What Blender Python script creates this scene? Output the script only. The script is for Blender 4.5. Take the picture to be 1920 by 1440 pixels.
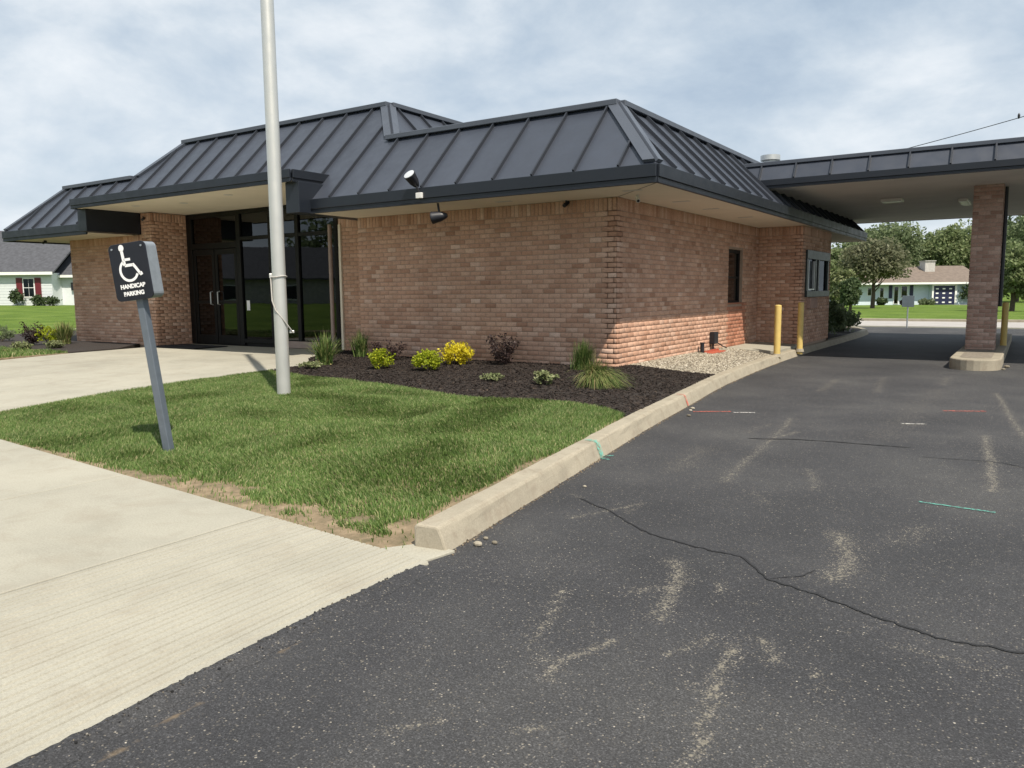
import bpy, bmesh, math, random
import numpy as np
from mathutils import Vector, Matrix

random.seed(7); RNG = np.random.default_rng(7)
for o in list(bpy.data.objects): bpy.data.objects.remove(o, do_unlink=True)
S = bpy.context.scene
COL = S.collection
R = math.radians
# ------------------------------------------------------------------ camera
CAM = Vector((5.311, -10.964, 1.170))
YAW, PIT, ROL, FPX = -0.5841, 0.1161, -0.0093, 1466.0
cd = bpy.data.cameras.new('camera'); cam = bpy.data.objects.new('camera', cd); COL.objects.link(cam)
fw = Vector((math.sin(YAW)*math.cos(PIT), math.cos(YAW)*math.cos(PIT), -math.sin(PIT)))
rt = Vector((math.cos(YAW), -math.sin(YAW), 0)); up = rt.cross(fw)
r2 = rt*math.cos(ROL)+up*math.sin(ROL); u2 = -rt*math.sin(ROL)+up*math.cos(ROL)
m = Matrix((r2, u2, -fw)).transposed().to_4x4(); m.translation = CAM
cam.matrix_world = m
cd.sensor_width = 36; cd.lens = 36*FPX/1920; cd.clip_start = 0.05; cd.clip_end = 3000
S.camera = cam
S.render.resolution_x = 1024; S.render.resolution_y = 768
S.view_settings.view_transform = 'Standard'; S.view_settings.look = 'None'
S.view_settings.exposure = 0.34; S.view_settings.gamma = 1.0
# ------------------------------------------------------------------ sun and sky
SD = Vector((0.593, -0.40, 1.0)).normalized()          # direction towards the sun
sl = bpy.data.lights.new('sun', 'SUN'); sl.energy = 4.7; sl.angle = R(0.6); sl.color = (1.0, 0.915, 0.79)
so = bpy.data.objects.new('sun', sl); COL.objects.link(so)
so.rotation_euler = SD.to_track_quat('Z', 'Y').to_euler()
W = bpy.data.worlds.new('World'); S.world = W; W.use_nodes = True
nt = W.node_tree; nt.nodes.clear()
def N(t, typ, **kw):
    n = t.nodes.new(typ)
    for k, v in kw.items():
        if k.startswith('i_'): n.inputs[k[2:].replace('_', ' ')].default_value = v
        elif k.startswith('n_'): n.inputs[int(k[2:])].default_value = v
        else: setattr(n, k, v)
    return n
def L(t, a, b): t.links.new(a, b)
def ramp(t, stops, interp='LINEAR'):
    n = t.nodes.new('ShaderNodeValToRGB'); cr = n.color_ramp; cr.interpolation = interp
    while len(cr.elements) > 1: cr.elements.remove(cr.elements[-1])
    for i, (p, c) in enumerate(stops):
        e = cr.elements[0] if i == 0 else cr.elements.new(p)
        e.position = p
        e.color = (c[0], c[1], c[2], 1) if isinstance(c, (tuple, list)) else (c, c, c, 1)
    return n
def math_(t, op, a, b=None, clamp=False):
    n = t.nodes.new('ShaderNodeMath'); n.operation = op; n.use_clamp = clamp
    for i, x in enumerate((a, b)):
        if x is None: continue
        if isinstance(x, (int, float)): n.inputs[i].default_value = x
        else: L(t, x, n.inputs[i])
    return n.outputs[0]
def mixc(t, fac, a, b, mode='MIX'):
    n = t.nodes.new('ShaderNodeMix'); n.data_type = 'RGBA'; n.blend_type = mode
    for s, x in ((0, fac), (6, a), (7, b)):
        if isinstance(x, (int, float)): n.inputs[s].default_value = x
        elif isinstance(x, (tuple, list)): n.inputs[s].default_value = (x[0], x[1], x[2], 1)
        else: L(t, x, n.inputs[s])
    return n.outputs[2]
sky = N(nt, 'ShaderNodeTexSky', sky_type='NISHITA', sun_disc=False)
sky.sun_elevation = math.asin(SD.z); sky.sun_rotation = math.atan2(SD.x, SD.y)
sky.air_density = 1.0; sky.dust_density = 2.0; sky.ozone_density = 1.0
geo = N(nt, 'ShaderNodeNewGeometry')
sep = N(nt, 'ShaderNodeSeparateXYZ'); L(nt, geo.outputs['Incoming'], sep.inputs[0])
dz = math_(nt, 'ADD', math_(nt, 'ABSOLUTE', sep.outputs[2]), 0.34)
cx = math_(nt, 'DIVIDE', sep.outputs[0], dz); cy = math_(nt, 'DIVIDE', sep.outputs[1], dz)
cmb = N(nt, 'ShaderNodeCombineXYZ'); L(nt, cx, cmb.inputs[0]); L(nt, cy, cmb.inputs[1])
n1 = N(nt, 'ShaderNodeTexNoise', i_Scale=2.3, i_Detail=8.0, i_Roughness=0.58, i_Distortion=0.18); L(nt, cmb.outputs[0], n1.inputs['Vector'])
n2 = N(nt, 'ShaderNodeTexNoise', i_Scale=0.9, i_Detail=3.0, i_Roughness=0.5); L(nt, cmb.outputs[0], n2.inputs['Vector'])
fac = math_(nt, 'ADD', math_(nt, 'MULTIPLY', n1.outputs[0], 0.7), math_(nt, 'MULTIPLY', n2.outputs[0], 0.3))
cover = ramp(nt, [(0.33, 0.62), (0.45, 0.85), (0.56, 0.97)]); L(nt, fac, cover.inputs[0])
cloudc = ramp(nt, [(0.38, (3.25, 4.05, 4.95)), (0.45, (3.85, 4.65, 5.5)), (0.53, (4.9, 5.55, 6.2)), (0.63, (6.6, 6.95, 7.3))]); L(nt, fac, cloudc.inputs[0])
hz = ramp(nt, [(0.0, 1.0), (0.10, 0.72), (0.34, 0.0)]); L(nt, math_(nt, 'ABSOLUTE', sep.outputs[2]), hz.inputs[0])
cl2 = mixc(nt, math_(nt, 'MULTIPLY', hz.outputs[0], 0.7), cloudc.outputs[0], (6.6, 7.05, 7.45))
skyc = mixc(nt, cover.outputs[0], sky.outputs[0], cl2)
bg = N(nt, 'ShaderNodeBackground', i_Strength=0.105); L(nt, skyc, bg.inputs[0])
wo = N(nt, 'ShaderNodeOutputWorld'); L(nt, bg.outputs[0], wo.inputs[0])

# ------------------------------------------------------------------ materials
MATS = {}
def newmat(name):
    mt = bpy.data.materials.new(name); mt.use_nodes = True
    t = mt.node_tree; t.nodes.clear()
    out = N(t, 'ShaderNodeOutputMaterial'); b = N(t, 'ShaderNodeBsdfPrincipled')
    L(t, b.outputs[0], out.inputs[0]); MATS[name] = mt
    return t, b
def pos(t): return N(t, 'ShaderNodeNewGeometry').outputs['Position']
def noise(t, scale, detail=4, rough=0.55, vec=None, dist=0.0):
    n = N(t, 'ShaderNodeTexNoise', i_Scale=scale, i_Detail=detail, i_Roughness=rough, i_Distortion=dist)
    L(t, vec if vec is not None else pos(t), n.inputs['Vector']); return n.outputs[0]
def bump(t, b, h, strength=0.3, dist=0.01):
    n = N(t, 'ShaderNodeBump', i_Strength=strength, i_Distance=dist); L(t, h, n.inputs['Height']); L(t, n.outputs[0], b.inputs['Normal'])
def rnd(t):
    g = N(t, 'ShaderNodeNewGeometry'); oi = N(t, 'ShaderNodeObjectInfo')
    return math_(t, 'FRACT', math_(t, 'ADD', g.outputs['Random Per Island'], oi.outputs['Random']))
def simple(name, col, rough=0.6, metal=0.0, var=0.10, nscale=6.0, bumps=0.0, bscale=60, spec=0.5):
    t, b = newmat(name)
    f = ramp(t, [(0.25, tuple(c*(1-var) for c in col)), (0.75, tuple(min(1, c*(1+var)) for c in col))])
    L(t, noise(t, nscale, 5), f.inputs[0]); L(t, f.outputs[0], b.inputs['Base Color'])
    rr = ramp(t, [(0.2, max(0.02, rough-0.08)), (0.8, min(1, rough+0.08))]); L(t, noise(t, nscale*2.3, 3), rr.inputs[0]); L(t, rr.outputs[0], b.inputs['Roughness'])
    b.inputs['Metallic'].default_value = metal; b.inputs['Specular IOR Level'].default_value = spec
    if bumps: bump(t, b, noise(t, bscale, 4), bumps, 0.01)
    return MATS[name]
def brick_mat(name, stops):
    t, b = newmat(name)
    f = ramp(t, stops); L(t, rnd(t), f.inputs[0])
    n = noise(t, 55, 5, 0.7); nn = ramp(t, [(0.25, 0.66), (0.5, 1.0), (0.78, 1.26)]); L(t, n, nn.inputs[0])
    c = mixc(t, 1.0, f.outputs[0], nn.outputs[0], 'MULTIPLY')
    big = ramp(t, [(0.3, 0.84), (0.7, 1.12)]); L(t, noise(t, 1.3, 6, 0.65), big.inputs[0])
    c = mixc(t, 1.0, c, big.outputs[0], 'MULTIPLY')
    L(t, c, b.inputs['Base Color']); b.inputs['Roughness'].default_value = 0.88; b.inputs['Specular IOR Level'].default_value = 0.25
    bump(t, b, noise(t, 140, 4, 0.7), 0.6, 0.004)
brick_mat('brick', [(0.0, (0.37, 0.205, 0.135)), (0.05, (0.44, 0.252, 0.170)), (0.14, (0.49, 0.290, 0.200)), (0.40, (0.52, 0.315, 0.220)),
                    (0.65, (0.54, 0.333, 0.236)), (0.86, (0.57, 0.362, 0.260)), (0.96, (0.61, 0.405, 0.302)), (1.0, (0.66, 0.465, 0.36))])
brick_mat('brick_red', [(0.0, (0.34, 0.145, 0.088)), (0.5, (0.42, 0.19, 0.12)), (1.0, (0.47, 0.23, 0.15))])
brick_mat('brick_dark', [(0.0, (0.30, 0.19, 0.15)), (0.3, (0.38, 0.25, 0.20)), (0.7, (0.43, 0.29, 0.235)), (1.0, (0.52, 0.38, 0.32))])
simple('mortar', (0.36, 0.265, 0.20), 0.95, var=0.15, nscale=20, bumps=0.5, bscale=150)
simple('mortar_dark', (0.40, 0.325, 0.27), 0.95, var=0.15, nscale=20, bumps=0.4, bscale=150)
def roof_mat(name, col, rough):
    t, b = newmat(name)
    oi = N(t, 'ShaderNodeObjectInfo')
    f = ramp(t, [(0.0, tuple(c*0.93 for c in col)), (1.0, tuple(c*1.07 for c in col))]); L(t, oi.outputs['Random'], f.inputs[0])
    d = ramp(t, [(0.3, 0.92), (0.7, 1.06)]); L(t, noise(t, 2.2, 5), d.inputs[0])
    L(t, mixc(t, 1.0, f.outputs[0], d.outputs[0], 'MULTIPLY'), b.inputs['Base Color'])
    rr = ramp(t, [(0.3, rough-0.06), (0.7, rough+0.1)]); L(t, noise(t, 5, 5), rr.inputs[0]); L(t, rr.outputs[0], b.inputs['Roughness'])
    b.inputs['Specular IOR Level'].default_value = 0.5
    bump(t, b, noise(t, 1.6, 2), 0.12, 0.02)
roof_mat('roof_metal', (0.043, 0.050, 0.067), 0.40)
roof_mat('seam_shade_metal', (0.024, 0.028, 0.037), 0.45)  # darker copy of the roof metal: shade on the seam ribs put into colour
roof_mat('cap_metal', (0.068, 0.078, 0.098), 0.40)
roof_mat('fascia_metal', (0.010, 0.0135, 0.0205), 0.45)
simple('soffit', (0.80, 0.72, 0.58), 0.8, var=0.06, nscale=1.5, bumps=0.1, bscale=40)
simple('soffit_grey', (0.60, 0.58, 0.54), 0.8, var=0.08, nscale=1.5, bumps=0.1, bscale=40)
simple('bronze_frame', (0.007, 0.0065, 0.006), 0.5, var=0.15, spec=0.25)
simple('grey_green_frame', (0.018, 0.026, 0.026), 0.45, var=0.12)
simple('silver_edge', (0.55, 0.56, 0.55), 0.4, 0.6)
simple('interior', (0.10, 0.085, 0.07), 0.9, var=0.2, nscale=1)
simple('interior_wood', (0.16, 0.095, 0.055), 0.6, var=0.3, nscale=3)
def glass(name, tint, refl=1.5):
    mt = bpy.data.materials.new(name); mt.use_nodes = True; t = mt.node_tree; t.nodes.clear(); MATS[name] = mt
    out = N(t, 'ShaderNodeOutputMaterial'); tr = N(t, 'ShaderNodeBsdfTransparent'); tr.inputs[0].default_value = (*tint, 1)
    gl = N(t, 'ShaderNodeBsdfGlossy', i_Roughness=0.015); gl.inputs[0].default_value = (0.9, 0.95, 1, 1)
    wob = N(t, 'ShaderNodeBump', i_Strength=0.04, i_Distance=0.02); L(t, noise(t, 1.3, 2), wob.inputs['Height']); L(t, wob.outputs[0], gl.inputs['Normal'])
    fr = N(t, 'ShaderNodeFresnel', i_IOR=refl); mx = N(t, 'ShaderNodeMixShader')
    L(t, fr.outputs[0], mx.inputs[0]); L(t, tr.outputs[0], mx.inputs[1]); L(t, gl.outputs[0], mx.inputs[2]); L(t, mx.outputs[0], out.inputs[0])
glass('tinted_glass', (0.11, 0.095, 0.085), 1.62)
glass('green_glass', (0.10, 0.19, 0.17), 1.10)
glass('house_glass', (0.25, 0.27, 0.3), 1.5)
def concrete(name, col, dirt=0.25, sc=1.0):
    t, b = newmat(name)
    f = ramp(t, [(0.3, tuple(c*0.86 for c in col)), (0.5, col), (0.72, tuple(min(1, c*1.08) for c in col))]); L(t, noise(t, 1.1*sc, 6, 0.62), f.inputs[0])
    g = ramp(t, [(0.35, 0.86), (0.6, 1.04)]); L(t, noise(t, 90, 4, 0.7), g.inputs[0])
    c = mixc(t, 1.0, f.outputs[0], g.outputs[0], 'MULTIPLY')
    st = ramp(t, [(0.50, 0.0), (0.70, dirt)]); L(t, noise(t, 2.6*sc, 7, 0.68, dist=0.6), st.inputs[0])
    c = mixc(t, st.outputs[0], c, (0.24, 0.20, 0.15))
    oi = N(t, 'ShaderNodeObjectInfo'); ov = ramp(t, [(0, 0.95), (1, 1.04)]); L(t, oi.outputs['Random'], ov.inputs[0])
    c = mixc(t, 1.0, c, ov.outputs[0], 'MULTIPLY')
    L(t, c, b.inputs['Base Color']); b.inputs['Roughness'].default_value = 0.9; b.inputs['Specular IOR Level'].default_value = 0.25
    bump(t, b, noise(t, 160, 5, 0.75), 0.45, 0.004)
concrete('concrete', (0.372, 0.354, 0.292), 0.30)
concrete('concrete_kerb', (0.345, 0.308, 0.238), 0.7, 2.6)
concrete('concrete_street', (0.40, 0.38, 0.36), 0.3)
simple('joint', (0.25, 0.22, 0.17), 0.95, var=0.3, nscale=15)
# asphalt: aggregate, worn streaks (attribute) and dirt
t, b = newmat('asphalt')
P = pos(t)
base = ramp(t, [(0.28, (0.031, 0.0315, 0.034)), (0.5, (0.045, 0.045, 0.0475)), (0.75, (0.072, 0.071, 0.070))]); L(t, noise(t, 0.75, 6, 0.6), base.inputs[0])
fine = ramp(t, [(0.3, 0.62), (0.5, 1.0), (0.72, 1.5)]); L(t, noise(t, 120, 4, 0.75), fine.inputs[0])
c = mixc(t, 1.0, base.outputs[0], fine.outputs[0], 'MULTIPLY')
vo = N(t, 'ShaderNodeTexVoronoi', i_Scale=105.0, i_Randomness=1.0); L(t, P, vo.inputs['Vector'])
vc = N(t, 'ShaderNodeSeparateColor'); L(t, vo.outputs['Color'], vc.inputs[0])
spot = math_(t, 'MULTIPLY', math_(t, 'LESS_THAN', vo.outputs['Distance'], 0.42), 1.0)
dens = math_(t, 'ADD', 0.985, math_(t, 'MULTIPLY', noise(t, 0.7, 5, 0.65), -0.26))
at = N(t, 'ShaderNodeAttribute', attribute_name='wear')
dens = math_(t, 'SUBTRACT', dens, math_(t, 'MULTIPLY', at.outputs['Fac'], 1.15))
pick = math_(t, 'GREATER_THAN', vc.outputs[0], dens)
agg = ramp(t, [(0.0, (0.07, 0.066, 0.062)), (0.6, (0.115, 0.105, 0.092)), (0.93, (0.20, 0.18, 0.15)), (1.0, (0.32, 0.29, 0.24))]); L(t, vc.outputs[1], agg.inputs[0])
c = mixc(t, math_(t, 'MULTIPLY', spot, pick), c, agg.outputs[0])
vo2 = N(t, 'ShaderNodeTexVoronoi', i_Scale=210.0, i_Randomness=1.0); L(t, P, vo2.inputs['Vector'])
vc2 = N(t, 'ShaderNodeSeparateColor'); L(t, vo2.outputs['Color'], vc2.inputs[0])
fg = ramp(t, [(0.0, 0.55), (0.55, 0.95), (0.8, 1.15), (0.93, 1.6), (1.0, 2.3)]); L(t, vc2.outputs[0], fg.inputs[0])
c = mixc(t, 0.75, c, mixc(t, 1.0, c, fg.outputs[0], 'MULTIPLY'))
wn = math_(t, 'MULTIPLY', math_(t, 'SUBTRACT', noise(t, 24, 5, 0.75), 0.5), 2.4); wn2 = math_(t, 'MULTIPLY', math_(t, 'SUBTRACT', noise(t, 85, 4, 0.75), 0.5), 3.0)
wf = math_(t, 'MULTIPLY', math_(t, 'SUBTRACT', math_(t, 'ADD', math_(t, 'ADD', wn, wn2), at.outputs['Fac']), 0.60), 2.8, True)
c = mixc(t, math_(t, 'MULTIPLY', wf, 0.85), c, (0.235, 0.213, 0.168))
ad = N(t, 'ShaderNodeAttribute', attribute_name='dirt')
df = math_(t, 'MULTIPLY', math_(t, 'SUBTRACT', math_(t, 'ADD', noise(t, 9, 5, 0.7), ad.outputs['Fac']), 0.92), 2.6, True)
c = mixc(t, df, c, (0.22, 0.16, 0.095))
L(t, c, b.inputs['Base Color']); b.inputs['Roughness'].default_value = 0.82; b.inputs['Specular IOR Level'].default_value = 0.35
bh = math_(t, 'ADD', noise(t, 130, 5, 0.75), math_(t, 'MULTIPLY', noise(t, 1.2, 3), 2.0)); bump(t, b, bh, 0.5, 0.006)
simple('crack', (0.016, 0.016, 0.017), 0.8, var=0.3, nscale=40)
def paint(name, col):
    mt = bpy.data.materials.new(name); mt.use_nodes = True; t = mt.node_tree; t.nodes.clear(); MATS[name] = mt
    out = N(t, 'ShaderNodeOutputMaterial'); bb = N(t, 'ShaderNodeBsdfPrincipled', i_Roughness=0.8); bb.inputs['Base Color'].default_value = (*col, 1)
    tr = N(t, 'ShaderNodeBsdfTransparent'); mx = N(t, 'ShaderNodeMixShader')
    f = ramp(t, [(0.40, 0.0), (0.60, 0.85)]); L(t, noise(t, 32, 5, 0.7), f.inputs[0])
    L(t, f.outputs[0], mx.inputs[0]); L(t, tr.outputs[0], mx.inputs[1]); L(t, bb.outputs[0], mx.inputs[2]); L(t, mx.outputs[0], out.inputs[0])
paint('paint_green', (0.12, 0.42, 0.34)); paint('paint_red', (0.52, 0.12, 0.08)); paint('paint_white', (0.62, 0.6, 0.56))
# vegetation
def leafmat(name, stops, trans=0.25, rough=0.6):
    t, b = newmat(name)
    f = ramp(t, stops); L(t, rnd(t), f.inputs[0])
    n = ramp(t, [(0.3, 0.82), (0.7, 1.14)]); L(t, noise(t, 1.6, 5, 0.65), n.inputs[0])
    c = mixc(t, 1.0, f.outputs[0], n.outputs[0], 'MULTIPLY')
    L(t, c, b.inputs['Base Color']); b.inputs['Roughness'].default_value = rough; b.inputs['Specular IOR Level'].default_value = 0.3
    out = [n for n in t.nodes if n.type == 'OUTPUT_MATERIAL'][0]
    tl = N(t, 'ShaderNodeBsdfTranslucent'); L(t, c, tl.inputs[0]); mx = N(t, 'ShaderNodeMixShader'); mx.inputs[0].default_value = trans
    L(t, b.outputs[0], mx.inputs[1]); L(t, tl.outputs[0], mx.inputs[2]); L(t, mx.outputs[0], out.inputs[0])
leafmat('grass', [(0.0, (0.058, 0.112, 0.024)), (0.35, (0.098, 0.170, 0.036)), (0.68, (0.15, 0.228, 0.06)), (0.86, (0.235, 0.285, 0.11)), (1.0, (0.42, 0.375, 0.20))], 0.3)
leafmat('leaf_mid', [(0.0, (0.11, 0.14, 0.07)), (0.5, (0.17, 0.215, 0.105)), (1.0, (0.25, 0.30, 0.165))], 0.45)
leafmat('leaf_dark', [(0.0, (0.045, 0.07, 0.03)), (0.6, (0.08, 0.12, 0.05)), (1.0, (0.14, 0.18, 0.085))], 0.35)
leafmat('leaf_bright', [(0.0, (0.12, 0.16, 0.065)), (0.5, (0.20, 0.25, 0.11)), (1.0, (0.31, 0.35, 0.18))], 0.45)
leafmat('leaf_brown', [(0.0, (0.12, 0.13, 0.07)), (0.5, (0.17, 0.175, 0.10)), (1.0, (0.23, 0.235, 0.145))], 0.45)
leafmat('leaf_pale', [(0.0, (0.12, 0.15, 0.06)), (0.5, (0.20, 0.23, 0.10)), (1.0, (0.30, 0.31, 0.17))])
leafmat('leaf_lime', [(0.0, (0.16, 0.22, 0.01)), (0.5, (0.30, 0.36, 0.012)), (1.0, (0.46, 0.48, 0.04))], 0.35)
leafmat('leaf_gold', [(0.0, (0.38, 0.32, 0.012)), (0.5, (0.62, 0.52, 0.015)), (1.0, (0.78, 0.68, 0.06))], 0.35)
leafmat('leaf_maroon', [(0.0, (0.018, 0.011, 0.010)), (0.5, (0.034, 0.019, 0.018)), (1.0, (0.06, 0.036, 0.032))], 0.12)
leafmat('blade_green', [(0.0, (0.04, 0.085, 0.018)), (0.5, (0.09, 0.15, 0.035)), (0.85, (0.18, 0.23, 0.07)), (1.0, (0.36, 0.30, 0.13))], 0.25)
leafmat('blade_straw', [(0.0, (0.075, 0.125, 0.028)), (0.55, (0.15, 0.20, 0.06)), (0.85, (0.26, 0.26, 0.10)), (1.0, (0.44, 0.34, 0.18))], 0.25)
leafmat('chip', [(0.0, (0.020, 0.015, 0.013)), (0.6, (0.032, 0.024, 0.020)), (0.93, (0.046, 0.034, 0.027)), (1.0, (0.085, 0.062, 0.045))], 0.0, 0.9)
leafmat('stone', [(0.0, (0.14, 0.12, 0.09)), (0.4, (0.27, 0.24, 0.185)), (0.8, (0.39, 0.35, 0.275)), (1.0, (0.50, 0.46, 0.39))], 0.0, 0.85)
leafmat('crumb', [(0.0, (0.015, 0.015, 0.016)), (0.7, (0.035, 0.034, 0.034)), (0.9, (0.10, 0.09, 0.075)), (1.0, (0.22, 0.18, 0.12))], 0.0, 0.9)
leafmat('grit', [(0.0, (0.06, 0.05, 0.04)), (0.5, (0.16, 0.12, 0.08)), (1.0, (0.34, 0.28, 0.2))], 0.0, 0.9)
simple('bark', (0.085, 0.065, 0.048), 0.95, var=0.35, nscale=12, bumps=0.7, bscale=40)
simple('mulch', (0.030, 0.023, 0.019), 0.95, var=0.5, nscale=30, bumps=1.0, bscale=60)
simple('gravel_base', (0.22, 0.19, 0.15), 0.95, var=0.4, nscale=30, bumps=0.8, bscale=60)
t, b = newmat('soil')
f = ramp(t, [(0.3, (0.10, 0.09, 0.045)), (0.5, (0.22, 0.165, 0.10)), (0.72, (0.36, 0.27, 0.175))]); L(t, noise(t, 6, 6, 0.7), f.inputs[0]); L(t, f.outputs[0], b.inputs['Base Color']); b.inputs['Roughness'].default_value = 0.95
bump(t, b, noise(t, 70, 5, 0.7), 0.8, 0.01)
t, b = newmat('meadow')
f = ramp(t, [(0.3, (0.075, 0.125, 0.022)), (0.5, (0.115, 0.18, 0.032)), (0.7, (0.165, 0.225, 0.05))]); L(t, noise(t, 0.5, 6, 0.65), f.inputs[0])
g = ramp(t, [(0.3, 0.7), (0.7, 1.25)]); L(t, noise(t, 14, 4, 0.7), g.inputs[0])
L(t, mixc(t, 1.0, f.outputs[0], g.outputs[0], 'MULTIPLY'), b.inputs['Base Color']); b.inputs['Roughness'].default_value = 0.95; b.inputs['Specular IOR Level'].default_value = 0.1
bump(t, b, noise(t, 25, 4, 0.7), 0.9, 0.05)
# things
simple('brushed_aluminium', (0.60, 0.60, 0.57), 0.42, 0.55, var=0.06, nscale=2.5)
simple('galvanised', (0.30, 0.33, 0.36), 0.5, 0.45, var=0.12, nscale=18)
simple('post_grey', (0.135, 0.16, 0.19), 0.5, 0.3, var=0.12, nscale=10)
simple('sign_black', (0.012, 0.013, 0.020), 0.35, var=0.2)
simple('sign_white', (0.78, 0.78, 0.78), 0.5, var=0.04)
simple('yellow_paint', (0.60, 0.44, 0.14), 0.55, var=0.10, nscale=9)
simple('black_paint', (0.012, 0.013, 0.018), 0.45, var=0.2)
simple('white_plastic', (0.7, 0.69, 0.66), 0.4, var=0.05)
simple('lamp_lens', (0.50, 0.52, 0.54), 0.35, 0.0, var=0.05)
simple('copper_pipe', (0.34, 0.255, 0.215), 0.55, 0.1, var=0.15)
simple('rope', (0.42, 0.40, 0.37), 0.9, var=0.2, nscale=60)
simple('rubber_mat', (0.008, 0.008, 0.010), 0.9, var=0.3)
simple('siding_white', (0.66, 0.69, 0.70), 0.6, var=0.04)
simple('siding_blue', (0.60, 0.69, 0.76), 0.6, var=0.05)
simple('trim_white', (0.8, 0.8, 0.78), 0.5, var=0.03)
simple('shutter_red', (0.13, 0.016, 0.024), 0.5)
simple('shutter_navy', (0.012, 0.016, 0.055), 0.5)
simple('shingle_grey', (0.07, 0.072, 0.082), 0.9, var=0.3, nscale=4, bumps=0.5, bscale=12)
simple('shingle_brown', (0.165, 0.13, 0.105), 0.9, var=0.25, nscale=3, bumps=0.5, bscale=12)
simple('chimney_stone', (0.45, 0.43, 0.41), 0.9, var=0.2, nscale=4)
simple('red_rust', (0.40, 0.09, 0.05), 0.7, var=0.25, nscale=20)
simple('sign_back', (0.12, 0.15, 0.17), 0.5)

# ------------------------------------------------------------------ helpers
def wloc(o):
    v = Vector((0, 0, 0))
    while o is not None: v = v + o.location; o = o.parent
    return v
def put(o, parent=None, at=None):
    COL.objects.link(o)
    w = Vector(at) if at is not None else Vector((0, 0, 0))
    if parent is not None: o.parent = parent; o.location = w - wloc(parent)
    else: o.location = w
    return o
def tag(o, label=None, cat=None, group=None, kind=None):
    if label: o['label'] = label
    if cat: o['category'] = cat
    if group: o['group'] = group
    if kind: o['kind'] = kind
    return o
def thing(name, label, cat, loc, group=None):
    o = bpy.data.objects.new(name, None); o.empty_display_size = 0.2; put(o, None, loc); return tag(o, label, cat, group)
def fastmesh(name, V, F, mat, smooth=False):
    V = np.asarray(V, np.float32); F = np.asarray(F, np.int32)
    me = bpy.data.meshes.new(name); k = F.shape[1]
    me.vertices.add(len(V)); me.vertices.foreach_set('co', V.ravel())
    me.loops.add(F.size); me.loops.foreach_set('vertex_index', F.ravel())
    me.polygons.add(len(F)); me.polygons.foreach_set('loop_start', np.arange(0, F.size, k, dtype=np.int32)); me.polygons.foreach_set('loop_total', np.full(len(F), k, np.int32))
    me.update(calc_edges=True); me.materials.append(MATS[mat])
    if smooth: me.polygons.foreach_set('use_smooth', np.ones(len(F), bool))
    return me
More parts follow.
